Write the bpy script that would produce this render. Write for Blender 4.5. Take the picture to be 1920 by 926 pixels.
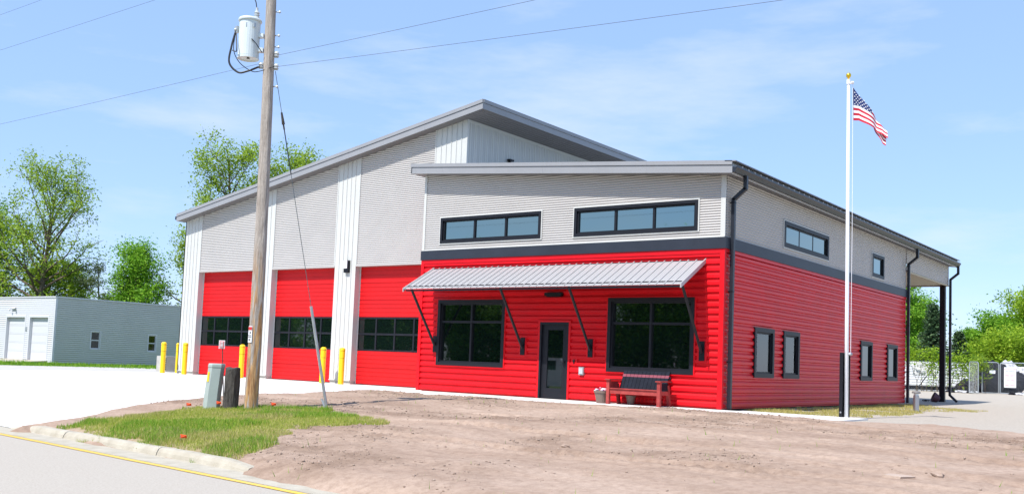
import bpy, bmesh, math, random
import numpy as np
from mathutils import Vector, Matrix
R_ = math.radians
for o in list(bpy.data.objects): bpy.data.objects.remove(o)
scene = bpy.context.scene
COL = scene.collection
rnd = random.Random(7)

# ------------------------------------------------------------------ camera
cam_d = bpy.data.cameras.new('camera'); cam = bpy.data.objects.new('camera', cam_d); COL.objects.link(cam)
CY, CP, CR = 0.641, 0.074, 0.039
cF = Vector((-math.sin(CY)*math.cos(CP), math.cos(CY)*math.cos(CP), math.sin(CP)))
cr_ = Vector((math.cos(CY), math.sin(CY), 0)); cu_ = cr_.cross(cF)
cX = cr_*math.cos(CR) + cu_*math.sin(CR); cU = -cr_*math.sin(CR) + cu_*math.cos(CR)
cam.matrix_world = Matrix(((cX.x, cU.x, -cF.x, 10.788), (cX.y, cU.y, -cF.y, -23.474), (cX.z, cU.z, -cF.z, 0.986), (0, 0, 0, 1)))
cam_d.sensor_fit = 'HORIZONTAL'; cam_d.sensor_width = 36; cam_d.lens = 34.977
cam_d.shift_y = 0.0407; cam_d.clip_start = 0.1; cam_d.clip_end = 3000
scene.camera = cam

# ------------------------------------------------------------------ sky, sun, exposure
SUN_EL, SUN_AZ = 56.0, 7.0          # the sun stands in front of the facade, a little to its left
w = bpy.data.worlds.new('World'); scene.world = w; w.use_nodes = True
nt = w.node_tree; nt.nodes.clear()
wo = nt.nodes.new('ShaderNodeOutputWorld'); bg = nt.nodes.new('ShaderNodeBackground')
sky = nt.nodes.new('ShaderNodeTexSky'); sky.sky_type = 'NISHITA'; sky.sun_disc = False
sky.sun_elevation = R_(SUN_EL); sky.sun_rotation = R_(180 + SUN_AZ)
sky.altitude = 200; sky.air_density = 1.0; sky.dust_density = 0.3; sky.ozone_density = 2.5
bg.inputs['Strength'].default_value = 0.15
# thin high cloud: stretched noise by direction, mixed towards white
tc = nt.nodes.new('ShaderNodeTexCoord'); mp = nt.nodes.new('ShaderNodeMapping'); mp.inputs['Scale'].default_value = (1.6, 1.6, 7.0)
mp.inputs['Rotation'].default_value = (0.10, 0.16, 0.5)
n1 = nt.nodes.new('ShaderNodeTexNoise'); n1.inputs['Scale'].default_value = 2.1; n1.inputs['Detail'].default_value = 7; n1.inputs['Roughness'].default_value = 0.58
cr = nt.nodes.new('ShaderNodeValToRGB'); cr.color_ramp.elements[0].position = 0.50; cr.color_ramp.elements[1].position = 0.80
cr.color_ramp.elements[1].color = (0.62, 0.62, 0.62, 1)
mx = nt.nodes.new('ShaderNodeMix'); mx.data_type = 'RGBA'; mx.inputs['B'].default_value = (3.6, 3.9, 4.3, 1)
nt.links.new(tc.outputs['Generated'], mp.inputs['Vector']); nt.links.new(mp.outputs[0], n1.inputs['Vector'])
nt.links.new(n1.outputs[0], cr.inputs[0]); nt.links.new(cr.outputs[0], mx.inputs['Factor'])
ev = nt.nodes.new('ShaderNodeMix'); ev.data_type = 'RGBA'; ev.inputs['Factor'].default_value = 0.68; ev.inputs['B'].default_value = (1.60, 2.46, 4.35, 1)   # an even, bright spring-day blue
nt.links.new(sky.outputs[0], ev.inputs['A']); nt.links.new(ev.outputs['Result'], mx.inputs['A']); nt.links.new(mx.outputs['Result'], bg.inputs['Color'])
nt.links.new(bg.outputs[0], wo.inputs['Surface'])
sd = bpy.data.lights.new('sun', 'SUN'); so = bpy.data.objects.new('sun', sd); COL.objects.link(so)
sd.energy = 4.0; sd.angle = R_(0.53); sd.color = (1.0, 0.96, 0.90)
dv = Vector((math.cos(R_(SUN_EL))*math.sin(R_(SUN_AZ)), math.cos(R_(SUN_EL))*math.cos(R_(SUN_AZ)), -math.sin(R_(SUN_EL))))
so.rotation_euler = dv.to_track_quat('-Z', 'Y').to_euler(); so.location = (0, -30, 60)
scene.view_settings.view_transform = 'Standard'; scene.view_settings.look = 'None'
scene.view_settings.gamma = 1; scene.view_settings.use_curve_mapping = False
scene.view_settings.exposure = 0.75

# ------------------------------------------------------------------ materials
def mat(name, col, rough=0.6, metal=0.0, var=0.0, vscale=3.0, col2=None, bump=0.0, bscale=20.0, spec=0.5, stretch=None, detail=5, coat=0.0):
    m = bpy.data.materials.new(name); m.use_nodes = True
    t = m.node_tree; b = t.nodes['Principled BSDF']
    b.inputs['Base Color'].default_value = (*col, 1); b.inputs['Roughness'].default_value = rough
    b.inputs['Metallic'].default_value = metal; b.inputs['Specular IOR Level'].default_value = spec
    b.inputs['Coat Weight'].default_value = coat
    if var or col2 or bump:
        c = t.nodes.new('ShaderNodeTexCoord'); g = t.nodes.new('ShaderNodeMapping'); t.links.new(c.outputs['Object'], g.inputs[0])
        if stretch: g.inputs['Scale'].default_value = stretch
    if var or col2:
        n = t.nodes.new('ShaderNodeTexNoise'); n.inputs['Scale'].default_value = vscale; n.inputs['Detail'].default_value = detail
        n.inputs['Roughness'].default_value = 0.6
        t.links.new(g.outputs[0], n.inputs['Vector'])
        r = t.nodes.new('ShaderNodeValToRGB'); r.color_ramp.elements[0].position = 0.32; r.color_ramp.elements[1].position = 0.68
        c2 = col2 if col2 else tuple(min(1, x*(1+var)) for x in col)
        c1 = col if col2 else tuple(x*(1-var) for x in col)
        r.color_ramp.elements[0].color = (*c1, 1); r.color_ramp.elements[1].color = (*c2, 1)
        t.links.new(n.outputs[0], r.inputs[0]); t.links.new(r.outputs[0], b.inputs['Base Color'])
    if bump:
        n = t.nodes.new('ShaderNodeTexNoise'); n.inputs['Scale'].default_value = bscale; n.inputs['Detail'].default_value = 6
        t.links.new(g.outputs[0], n.inputs['Vector'])
        q = t.nodes.new('ShaderNodeBump'); q.inputs['Strength'].default_value = bump; q.inputs['Distance'].default_value = 0.02
        t.links.new(n.outputs[0], q.inputs['Height']); t.links.new(q.outputs[0], b.inputs['Normal'])
    return m

def leaf_mat(name, dark, mid, lite, trans=0.35, rough=0.55):
    m = bpy.data.materials.new(name); m.use_nodes = True; t = m.node_tree; b = t.nodes['Principled BSDF']
    g = t.nodes.new('ShaderNodeNewGeometry'); r = t.nodes.new('ShaderNodeValToRGB')
    r.color_ramp.elements[0].color = (*dark, 1); r.color_ramp.elements[1].color = (*lite, 1)
    e = r.color_ramp.elements.new(0.5); e.color = (*mid, 1)
    t.links.new(g.outputs['Random Per Island'], r.inputs[0]); t.links.new(r.outputs[0], b.inputs['Base Color'])
    b.inputs['Roughness'].default_value = rough; b.inputs['Specular IOR Level'].default_value = 0.25
    tr = t.nodes.new('ShaderNodeBsdfTranslucent'); t.links.new(r.outputs[0], tr.inputs['Color'])
    mxs = t.nodes.new('ShaderNodeMixShader'); mxs.inputs[0].default_value = trans
    t.links.new(b.outputs[0], mxs.inputs[1]); t.links.new(tr.outputs[0], mxs.inputs[2])
    t.links.new(mxs.outputs[0], t.nodes['Material Output'].inputs['Surface'])
    return m

def glass_mat(name, tint, ior=2.1, rough=0.02):
    m = bpy.data.materials.new(name); m.use_nodes = True; b = m.node_tree.nodes['Principled BSDF']
    b.inputs['Base Color'].default_value = (*tint, 1); b.inputs['Roughness'].default_value = rough; b.inputs['IOR'].default_value = ior
    return m

def clear_glass(name):
    m = bpy.data.materials.new(name); m.use_nodes = True; t = m.node_tree; t.nodes.remove(t.nodes['Principled BSDF'])
    a = t.nodes.new('ShaderNodeBsdfTransparent'); a.inputs[0].default_value = (0.82, 0.9, 0.92, 1)
    g = t.nodes.new('ShaderNodeBsdfGlossy'); g.inputs['Roughness'].default_value = 0.02
    f = t.nodes.new('ShaderNodeFresnel'); f.inputs[0].default_value = 2.3
    x = t.nodes.new('ShaderNodeMixShader'); t.links.new(f.outputs[0], x.inputs[0]); t.links.new(a.outputs[0], x.inputs[1]); t.links.new(g.outputs[0], x.inputs[2])
    t.links.new(x.outputs[0], t.nodes['Material Output'].inputs['Surface']); return m

M = dict(
    red=mat('red_siding', (0.62, 0.005, 0.012), 0.36, var=0.07, vscale=1.6, spec=0.3),
    red_door=mat('red_door_paint', (0.58, 0.007, 0.010), 0.5, var=0.06, vscale=1.3, spec=0.3),
    grey=mat('grey_siding', (0.43, 0.415, 0.40), 0.42, var=0.03, vscale=1.0),
    white=mat('white_siding', (0.53, 0.535, 0.515), 0.45, var=0.03, vscale=1.2),
    fascia=mat('fascia_grey', (0.27, 0.275, 0.29), 0.42, var=0.04, vscale=1.5),
    fascia_top=mat('drip_grey', (0.22, 0.225, 0.24), 0.40),
    soffit=mat('soffit_grey', (0.16, 0.155, 0.155), 0.6),
    soffit_tan=mat('soffit_tan', (0.46, 0.40, 0.28), 0.6),
    band=mat('slate_band', (0.024, 0.029, 0.042), 0.45, spec=0.35, var=0.12, vscale=1.5),
    frame=mat('window_frame_charcoal', (0.010, 0.011, 0.016), 0.45, spec=0.3, var=0.1, vscale=4),
    black=mat('black_metal', (0.008, 0.008, 0.012), 0.42, spec=0.3),
    gutter=mat('gutter_charcoal', (0.013, 0.016, 0.024), 0.38, var=0.15, vscale=3),
    awn=mat('awning_metal', (0.40, 0.395, 0.40), 0.42, metal=0.15, var=0.04, vscale=2),
    glass=glass_mat('dark_glass', (0.003, 0.007, 0.006), 1.85),
    glass_up=mat('upper_glass', (0.26, 0.33, 0.315), 0.03, metal=1.0),
    clear=clear_glass('clear_glass'),
    blind=mat('blind_white', (0.80, 0.84, 0.85), 0.6),
    conc=mat('new_concrete', (0.60, 0.585, 0.56), 0.85, col2=(0.66, 0.645, 0.62), vscale=0.7, bump=0.15, bscale=60),
    conc_old=mat('old_concrete', (0.34, 0.305, 0.24), 0.9, col2=(0.44, 0.405, 0.33), vscale=4.0, bump=0.5, bscale=45),
    pier_conc=mat('pier_concrete', (0.42, 0.41, 0.38), 0.9, var=0.12, vscale=6),
    road=mat('worn_asphalt', (0.34, 0.305, 0.26), 0.95, col2=(0.43, 0.395, 0.345), vscale=40, spec=0.15, bump=0.3, bscale=120, detail=9),
    paint=mat('yellow_road_paint', (0.72, 0.44, 0.035), 0.7, col2=(0.60, 0.42, 0.12), vscale=9),
    gravel=mat('pale_gravel', (0.34, 0.30, 0.25), 0.95, col2=(0.47, 0.425, 0.365), spec=0.15, vscale=22, bump=0.9, bscale=70, detail=9),
    drive=mat('grey_side_drive', (0.38, 0.36, 0.33), 0.95, col2=(0.48, 0.46, 0.43), vscale=2, bump=0.4, bscale=60),
    turf=mat('turf_soil', (0.07, 0.12, 0.015), 0.95, col2=(0.15, 0.19, 0.035), vscale=2.5, bump=0.6, bscale=30),
    yellow=mat('safety_yellow', (0.88, 0.58, 0.006), 0.42, var=0.05, vscale=3),
    galv=mat('galvanised_steel', (0.42, 0.45, 0.47), 0.42, metal=0.6, var=0.12, vscale=8),
    alu=mat('white_pole', (0.80, 0.80, 0.82), 0.30, metal=0.2),
    gold=mat('gold_ball', (0.85, 0.58, 0.06), 0.25, metal=0.9),
    xf=mat('transformer_grey', (0.60, 0.66, 0.68), 0.40, var=0.04, vscale=4),
    porcelain=mat('porcelain_grey', (0.45, 0.48, 0.50), 0.25),
    cable=mat('black_cable', (0.02, 0.022, 0.028), 0.5),
    wire=mat('line_wire', (0.13, 0.15, 0.16), 0.5, metal=0.5),
    wood=mat('weathered_pole', (0.24, 0.20, 0.17), 0.9, col2=(0.52, 0.46, 0.41), vscale=7, bump=0.9, bscale=26, stretch=(6, 6, 0.35), detail=9),
    woodtan=mat('stripped_wood', (0.30, 0.13, 0.045), 0.85, col2=(0.50, 0.30, 0.14), vscale=6, bump=0.7, bscale=24, stretch=(6, 6, 0.4)),
    stump=mat('grey_stump', (0.030, 0.026, 0.023), 0.95, col2=(0.105, 0.095, 0.085), vscale=9, bump=1.0, bscale=26, stretch=(5, 5, 0.5)),
    ped=mat('pedestal_green', (0.35, 0.41, 0.39), 0.5, var=0.06, vscale=5),
    flag_o=mat('marker_orange', (0.85, 0.09, 0.02), 0.6),
    bench=mat('faded_red_wood', (0.25, 0.022, 0.020), 0.75, col2=(0.37, 0.05, 0.042), vscale=6, bump=0.3, bscale=40),
    bench_b=mat('navy_wood', (0.010, 0.013, 0.022), 0.75, spec=0.15, var=0.25, vscale=6),
    bench_m=mat('maroon_wood', (0.20, 0.035, 0.06), 0.7, var=0.2, vscale=8),
    pot=mat('taupe_pot', (0.18, 0.125, 0.10), 0.6, var=0.06, vscale=8),
    pot_d=mat('maroon_pot', (0.085, 0.03, 0.04), 0.55),
    soil=mat('potting_soil', (0.03, 0.022, 0.016), 0.95),
    petal_w=mat('white_petals', (0.80, 0.78, 0.84), 0.6), petal_p=mat('purple_petals', (0.28, 0.05, 0.20), 0.6), petal_r=mat('pink_petals', (0.72, 0.25, 0.32), 0.6),
    shed_w=mat('white_vinyl', (0.58, 0.59, 0.62), 0.55), shed_g=mat('grey_vinyl', (0.50, 0.515, 0.465), 0.55, var=0.04, vscale=1.0),
    sign_w=mat('sign_white', (0.78, 0.79, 0.82), 0.5), sign_r=mat('sign_red', (0.55, 0.03, 0.03), 0.5), ink=mat('sign_ink', (0.05, 0.05, 0.06), 0.6),
    inkb=mat('sign_blue_grey', (0.25, 0.28, 0.36), 0.6), ink_r=mat('faded_red_ink', (0.62, 0.16, 0.16), 0.6),
    fred=mat('flag_red', (0.50, 0.012, 0.035), 0.75), fwhite=mat('flag_white', (0.80, 0.79, 0.82), 0.75), fblue=mat('flag_blue', (0.012, 0.03, 0.14), 0.75),
    tarp=mat('black_tarp', (0.012, 0.012, 0.018), 0.85, spec=0.15, var=0.4, vscale=5), rock=mat('rubble', (0.25, 0.25, 0.27), 0.9, col2=(0.55, 0.55, 0.57), vscale=8),
    slab=mat('pale_stone', (0.36, 0.27, 0.21), 0.95, col2=(0.46, 0.36, 0.29), vscale=6, bump=0.5, bscale=30),
    clod=mat('dirt_clod', (0.24, 0.17, 0.13), 0.95, col2=(0.38, 0.285, 0.225), vscale=5),
    bark=mat('tree_bark', (0.075, 0.055, 0.038), 0.95, col2=(0.14, 0.11, 0.08), vscale=3, bump=0.8, bscale=9),
    leaf_a=leaf_mat('leaf_spring', (0.15, 0.25, 0.022), (0.27, 0.41, 0.036), (0.42, 0.54, 0.06), .5),
    leaf_b=leaf_mat('leaf_fresh', (0.10, 0.25, 0.018), (0.19, 0.41, 0.032), (0.32, 0.53, 0.05), .5),
    leaf_c=leaf_mat('leaf_deep', (0.065, 0.16, 0.018), (0.12, 0.27, 0.028), (0.20, 0.37, 0.04), .45),
    leaf_y=leaf_mat('leaf_yellow', (0.16, 0.29, 0.016), (0.27, 0.43, 0.028), (0.40, 0.53, 0.04), .5),
    needle=leaf_mat('needle', (0.03, 0.07, 0.03), (0.055, 0.11, 0.045), (0.10, 0.16, 0.065), 0.2),
    needle_p=leaf_mat('pine_needle', (0.05, 0.08, 0.03), (0.085, 0.12, 0.045), (0.13, 0.16, 0.07), 0.2),
    blade=leaf_mat('grass_blade', (0.22, 0.33, 0.03), (0.38, 0.44, 0.07), (0.60, 0.55, 0.20), 0.4),
    blade_g=leaf_mat('green_blade', (0.11, 0.26, 0.015), (0.20, 0.38, 0.03), (0.30, 0.46, 0.05), 0.4),
    blade_s=leaf_mat('straw_blade', (0.38, 0.33, 0.12), (0.50, 0.43, 0.18), (0.60, 0.52, 0.25), 0.3),
    blade_d=leaf_mat('dry_blade', (0.30, 0.29, 0.06), (0.44, 0.40, 0.12), (0.58, 0.50, 0.22), 0.35),
    loader=mat('machine_yellow', (0.75, 0.42, 0.01), 0.5),
    chrome=mat('brushed_steel', (0.40, 0.40, 0.42), 0.35, metal=0.9),
    tail=mat('white_car_paint', (0.75, 0.76, 0.78), 0.25, coat=0.5), tyre=mat('tyre_rubber', (0.015, 0.015, 0.016), 0.8),
)

# dirt: base colour with shape-bearing patches (damp, trodden, dry) and fine relief
def dirt_mat():
    m = mat('bare_dirt', (0.295, 0.208, 0.155), 0.97, col2=(0.415, 0.312, 0.245), vscale=0.5, detail=9, spec=0.15, stretch=(.55, 1.7, 1))
    t = m.node_tree; b = t.nodes['Principled BSDF']
    c = t.nodes.new('ShaderNodeTexCoord')
    old = b.inputs['Base Color'].links[0].from_socket
    n = t.nodes.new('ShaderNodeTexNoise'); n.inputs['Scale'].default_value = 9; n.inputs['Detail'].default_value = 10; n.inputs['Roughness'].default_value = 0.72
    t.links.new(c.outputs['Object'], n.inputs['Vector'])
    r = t.nodes.new('ShaderNodeValToRGB'); r.color_ramp.elements[0].position = 0.30; r.color_ramp.elements[0].color = (0.74, 0.71, 0.69, 1)
    r.color_ramp.elements[1].position = 0.58; r.color_ramp.elements[1].color = (1.06, 1.06, 1.06, 1)
    t.links.new(n.outputs[0], r.inputs[0])
    x = t.nodes.new('ShaderNodeMix'); x.data_type = 'RGBA'; x.blend_type = 'MULTIPLY'; x.inputs['Factor'].default_value = 1
    t.links.new(old, x.inputs['A']); t.links.new(r.outputs[0], x.inputs['B'])
    ar = t.nodes.new('ShaderNodeAttribute'); ar.attribute_name = 'crumb'
    x3 = t.nodes.new('ShaderNodeMix'); x3.data_type = 'RGBA'; x3.blend_type = 'MULTIPLY'; x3.inputs['B'].default_value = (0.74, 0.72, 0.70, 1)
    t.links.new(ar.outputs['Fac'], x3.inputs['Factor']); t.links.new(x.outputs['Result'], x3.inputs['A']); x = x3
    # turf thatch under the blades, from a mask stored on the mesh
    a = t.nodes.new('ShaderNodeAttribute'); a.attribute_name = 'turf'
    x2 = t.nodes.new('ShaderNodeMix'); x2.data_type = 'RGBA'; x2.inputs['B'].default_value = (0.30, 0.27, 0.09, 1)
    t.links.new(a.outputs['Fac'], x2.inputs['Factor']); t.links.new(x.outputs['Result'], x2.inputs['A'])
    t.links.new(x2.outputs['Result'], b.inputs['Base Color'])
    n2 = t.nodes.new('ShaderNodeTexNoise'); n2.inputs['Scale'].default_value = 38; n2.inputs['Detail'].default_value = 8; n2.inputs['Roughness'].default_value = 0.7
    t.links.new(c.outputs['Object'], n2.inputs['Vector'])
    q = t.nodes.new('ShaderNodeBump'); q.inputs['Strength'].default_value = 0.85; q.inputs['Distance'].default_value = 0.022
    t.links.new(n2.outputs[0], q.inputs['Height']); t.links.new(q.outputs[0], b.inputs['Normal'])
    return m
M['dirt'] = dirt_mat()

def pole_mat():
    m = mat('pole_wood', (0.24, 0.20, 0.17), 0.9, col2=(0.52, 0.46, 0.41), vscale=7, bump=0.9, bscale=26, stretch=(6, 6, 0.35), detail=9)
    t = m.node_tree; b = t.nodes['Principled BSDF']; old = b.inputs['Base Color'].links[0].from_socket
    c = t.nodes.new('ShaderNodeTexCoord'); g = t.nodes.new('ShaderNodeMapping'); g.inputs['Scale'].default_value = (9, 9, 0.9); t.links.new(c.outputs['Object'], g.inputs[0])
    n = t.nodes.new('ShaderNodeTexNoise'); n.inputs['Scale'].default_value = 1.6; n.inputs['Detail'].default_value = 6; t.links.new(g.outputs[0], n.inputs['Vector'])
    r = t.nodes.new('ShaderNodeValToRGB'); r.color_ramp.elements[0].position = 0.44; r.color_ramp.elements[1].position = 0.52; t.links.new(n.outputs[0], r.inputs[0])
    sp = t.nodes.new('ShaderNodeSeparateXYZ'); t.links.new(c.outputs['Object'], sp.inputs[0])
    mr = t.nodes.new('ShaderNodeMapRange'); mr.inputs['From Min'].default_value = 3.4; mr.inputs['From Max'].default_value = 2.2; t.links.new(sp.outputs['Z'], mr.inputs['Value'])
    mu = t.nodes.new('ShaderNodeMath'); mu.operation = 'MULTIPLY'; t.links.new(r.outputs[0], mu.inputs[0]); t.links.new(mr.outputs[0], mu.inputs[1])
    n2 = t.nodes.new('ShaderNodeTexNoise'); n2.inputs['Scale'].default_value = 3.0; t.links.new(g.outputs[0], n2.inputs['Vector'])
    r2 = t.nodes.new('ShaderNodeValToRGB'); r2.color_ramp.elements[0].color = (0.26, 0.11, 0.04, 1); r2.color_ramp.elements[1].color = (0.56, 0.34, 0.16, 1); r2.color_ramp.elements[0].position = .3; r2.color_ramp.elements[1].position = .65; t.links.new(n2.outputs[0], r2.inputs[0])
    x = t.nodes.new('ShaderNodeMix'); x.data_type = 'RGBA'; t.links.new(mu.outputs[0], x.inputs['Factor']); t.links.new(old, x.inputs['A']); t.links.new(r2.outputs[0], x.inputs['B'])
    t.links.new(x.outputs['Result'], b.inputs['Base Color']); return m
M['pole_wood'] = pole_mat()

# ------------------------------------------------------------------ mesh helpers
ORG = {}                                     # world origin of every thing
class MB:
    def __init__(s): s.v = []; s.f = []; s.mi = []; s.cur = 0
    def quad(s, *p):
        i = len(s.v); s.v += [tuple(q) for q in p]; s.f.append(tuple(range(i, i+len(p)))); s.mi.append(s.cur)
    def hexa(s, p):                           # 8 corners: bottom ring 0-3, top ring 4-7
        i = len(s.v); s.v += [tuple(q) for q in p]
        for f in ((3, 2, 1, 0), (4, 5, 6, 7), (0, 1, 5, 4), (1, 2, 6, 5), (2, 3, 7, 6), (3, 0, 4, 7)):
            s.f.append(tuple(i+k for k in f)); s.mi.append(s.cur)
        return s
    def box(s, x0, x1, y0, y1, z0, z1):
        return s.hexa([(x0, y0, z0), (x1, y0, z0), (x1, y1, z0), (x0, y1, z0), (x0, y0, z1), (x1, y0, z1), (x1, y1, z1), (x0, y1, z1)])
    def mbox(s, mp_, u0, u1, z0, z1, d0, d1):  # a box in wall coordinates
        return s.hexa([mp_(u0, z0, d1), mp_(u1, z0, d1), mp_(u1, z0, d0), mp_(u0, z0, d0), mp_(u0, z1, d1), mp_(u1, z1, d1), mp_(u1, z1, d0), mp_(u0, z1, d0)])
    def tube(s, pts, rad, n=6, cap=True):
        pts = [Vector(p) for p in pts]; rs = rad if hasattr(rad, '__len__') else [rad]*len(pts)
        i0 = len(s.v); up = None
        for k, p in enumerate(pts):
            d = (pts[min(k+1, len(pts)-1)]-pts[max(k-1, 0)]).normalized()
            a = Vector((0, 0, 1)) if abs(d.z) < 0.9 else Vector((1, 0, 0))
            if up is not None: a = up
            x = d.cross(a); x = x.normalized() if x.length > 1e-6 else d.orthogonal().normalized(); y = x.cross(d); up = y
            for j in range(n):
                t = 2*math.pi*j/n; s.v.append(tuple(p + x*(math.cos(t)*rs[k]) + y*(math.sin(t)*rs[k])))
        for k in range(len(pts)-1):
            for j in range(n):
                a = i0+k*n+j; b = i0+k*n+(j+1) % n; s.f.append((a, b, b+n, a+n)); s.mi.append(s.cur)
        if cap:
            s.f.append(tuple(i0+j for j in range(n))[::-1]); s.f.append(tuple(i0+(len(pts)-1)*n+j for j in range(n))); s.mi += [s.cur]*2
        return s
    def lathe(s, c, prof, n=16, axis=None):
        c = Vector(c); q = (Vector(axis).to_track_quat('Z', 'Y') if axis else None); i0 = len(s.v)
        for r, z in prof:
            for j in range(n):
                t = 2*math.pi*j/n; p = Vector((r*math.cos(t), r*math.sin(t), z)); s.v.append(tuple(c + (q @ p if q else p)))
        for k in range(len(prof)-1):
            for j in range(n):
                a = i0+k*n+j; b = i0+k*n+(j+1) % n; s.f.append((a, b, b+n, a+n)); s.mi.append(s.cur)
        s.f.append(tuple(i0+j for j in range(n))[::-1]); s.f.append(tuple(i0+(len(prof)-1)*n+j for j in range(n))); s.mi += [s.cur]*2
        return s
    def prism(s, poly, ext):                  # closed polygon (3-D points) swept by a vector
        n = len(poly); i = len(s.v); e = Vector(ext); s.v += [tuple(p) for p in poly] + [tuple(Vector(p)+e) for p in poly]
        s.f.append(tuple(range(i, i+n))[::-1]); s.f.append(tuple(range(i+n, i+2*n))); s.mi += [s.cur]*2
        for k in range(n):
            l = (k+1) % n; s.f.append((i+k, i+l, i+n+l, i+n+k)); s.mi.append(s.cur)
        return s
    def blob(s, c, r, seed=0, n=10, m=7, amp=0.25, sq=(1, 1, 1)):
        q = random.Random(seed); ph = [q.uniform(0, 6.28) for _ in range(6)]; prof = []
        i0 = len(s.v)
        for a in range(m+1):
            th = math.pi*a/m
            for b in range(n):
                f = 2*math.pi*b/n; k = 1+amp*(math.sin(3*f+ph[0]+2*th)*.5+math.sin(2*f+ph[1]-3*th)*.5)+q.uniform(-amp, amp)*.4
                if a in (0, m): k = 1
                s.v.append((c[0]+r*sq[0]*k*math.sin(th)*math.cos(f), c[1]+r*sq[1]*k*math.sin(th)*math.sin(f), c[2]+r*sq[2]*k*math.cos(th)))
        for a in range(m):
            for b in range(n):
                p = i0+a*n+b; o = i0+a*n+(b+1) % n; s.f.append((p, p+n, o+n, o)); s.mi.append(s.cur)
        return s
    def build(s, name, m, parent=None, smooth=False, fix=True, origin=None):
        org = ORG.get(parent.name, Vector((0, 0, 0))) if parent else Vector(origin or (0, 0, 0))
        me = bpy.data.meshes.new(name)
        me.from_pydata([(v[0]-org.x, v[1]-org.y, v[2]-org.z) for v in s.v], [], s.f)
        ms = m if isinstance(m, (list, tuple)) else [m]
        for k in ms: me.materials.append(M[k])
        if len(ms) > 1: me.polygons.foreach_set('material_index', s.mi)
        if fix:
            bm = bmesh.new(); bm.from_mesh(me); bmesh.ops.recalc_face_normals(bm, faces=bm.faces); bm.to_mesh(me); bm.free()
        if smooth: me.polygons.foreach_set('use_smooth', [True]*len(me.polygons))
        me.update()
        o = bpy.data.objects.new(name, me); COL.objects.link(o)
        if parent: o.parent = parent; ORG[o.name] = org
        else: o.location = org; ORG[o.name] = org
        return o

def tag(o, label=None, cat=None, group=None, kind=None):
    if label: o['label'] = label
    if cat: o['category'] = cat
    if group: o['group'] = group
    if kind: o['kind'] = kind
    return o
def thing(name, label, cat, loc, group=None):
    o = bpy.data.objects.new(name, None); COL.objects.link(o); o.location = loc; o.empty_display_size = 0.2
    ORG[o.name] = Vector(loc); return tag(o, label, cat, group)
def fast_mesh(name, verts, faces, m, parent=None, smooth=False):
    org = np.array(ORG[parent.name]) if parent else np.zeros(3)
    verts = np.asarray(verts, np.float32)-org.astype(np.float32); faces = np.asarray(faces, np.int32); k = faces.shape[1]
    me = bpy.data.meshes.new(name); me.vertices.add(len(verts)); me.vertices.foreach_set('co', verts.ravel())
    me.loops.add(faces.size); me.loops.foreach_set('vertex_index', faces.ravel()); me.polygons.add(len(faces))
    me.polygons.foreach_set('loop_start', np.arange(0, faces.size, k, dtype=np.int32))
    try: me.polygons.foreach_set('loop_total', np.full(len(faces), k, np.int32))
    except Exception: pass
    me.update(calc_edges=True); me.materials.append(M[m])
    if smooth: me.polygons.foreach_set('use_smooth', np.ones(len(faces), bool))
    o = bpy.data.objects.new(name, me); COL.objects.link(o)
    if parent: o.parent = parent; ORG[o.name] = ORG[parent.name]
    return o
def text(s, size, m, parent, pos, xdir, updir, name='lettering', align='CENTER', ext=0.002):
    cu = bpy.data.curves.new(name, 'FONT'); cu.body = s; cu.size = size; cu.align_x = align; cu.align_y = 'CENTER'; cu.extrude = ext
    t = bpy.data.objects.new('tmp_text', cu); COL.objects.link(t)
    dg = bpy.context.evaluated_depsgraph_get(); me = bpy.data.meshes.new_from_object(t.evaluated_get(dg)); bpy.data.objects.remove(t)
    x = Vector(xdir).normalized(); u = Vector(updir).normalized(); n = x.cross(u); org = ORG[parent.name]; p = Vector(pos)-org
    me.transform(Matrix(((x.x, u.x, n.x, p.x), (x.y, u.y, n.y, p.y), (x.z, u.z, n.z, p.z), (0, 0, 0, 1))))
    me.materials.clear(); me.materials.append(M[m]); me.name = name
    o = bpy.data.objects.new(name, me); COL.objects.link(o); o.parent = parent; ORG[o.name] = org; return o

# value noise on arrays
_ng = np.random.RandomState(3).rand(256, 256)
def vnoise(x, y):
    xi = np.floor(x).astype(int); yi = np.floor(y).astype(int); fx = x-xi; fy = y-yi
    fx = fx*fx*(3-2*fx); fy = fy*fy*(3-2*fy); g = lambda a, b: _ng[a % 256, b % 256]
    return (g(xi, yi)*(1-fx)+g(xi+1, yi)*fx)*(1-fy)+(g(xi, yi+1)*(1-fx)+g(xi+1, yi+1)*fx)*fy-0.5
def fbm(x, y, o=4, gain=0.5):
    s = 0; a = 1
    for k in range(o): s = s+a*vnoise(x*2**k+17.3*k, y*2**k+5.1*k); a *= gain
    return s
def seg_dist(px, py, poly):
    d = np.full(px.shape, 1e9); ins = np.zeros(px.shape, bool); n = len(poly)
    for i in range(n):
        ax, ay = poly[i]; bx, by = poly[(i+1) % n]; dx, dy = bx-ax, by-ay
        t = np.clip(((px-ax)*dx+(py-ay)*dy)/(dx*dx+dy*dy+1e-12), 0, 1)
        d = np.minimum(d, np.hypot(px-ax-t*dx, py-ay-t*dy))
        c = ((ay > py) != (by > py)) & (px < (bx-ax)*(py-ay)/(by-ay+1e-12)+ax); ins ^= c
    return np.where(ins, d, -d)              # positive inside

# ------------------------------------------------------------------ the lie of the land
def kerby(x): return -13.88-0.104*(x+8.03)
def gz(x, y):
    x = np.asarray(x, float); y = np.asarray(y, float)
    t = np.clip((-2.0-y)/(-2.0-kerby(x)), 0, 1)
    return -0.5*t**2.2 + np.clip((y-24)*0.017, 0, 0.5)
def gzf(x, y): return float(gz(x, y))

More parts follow.
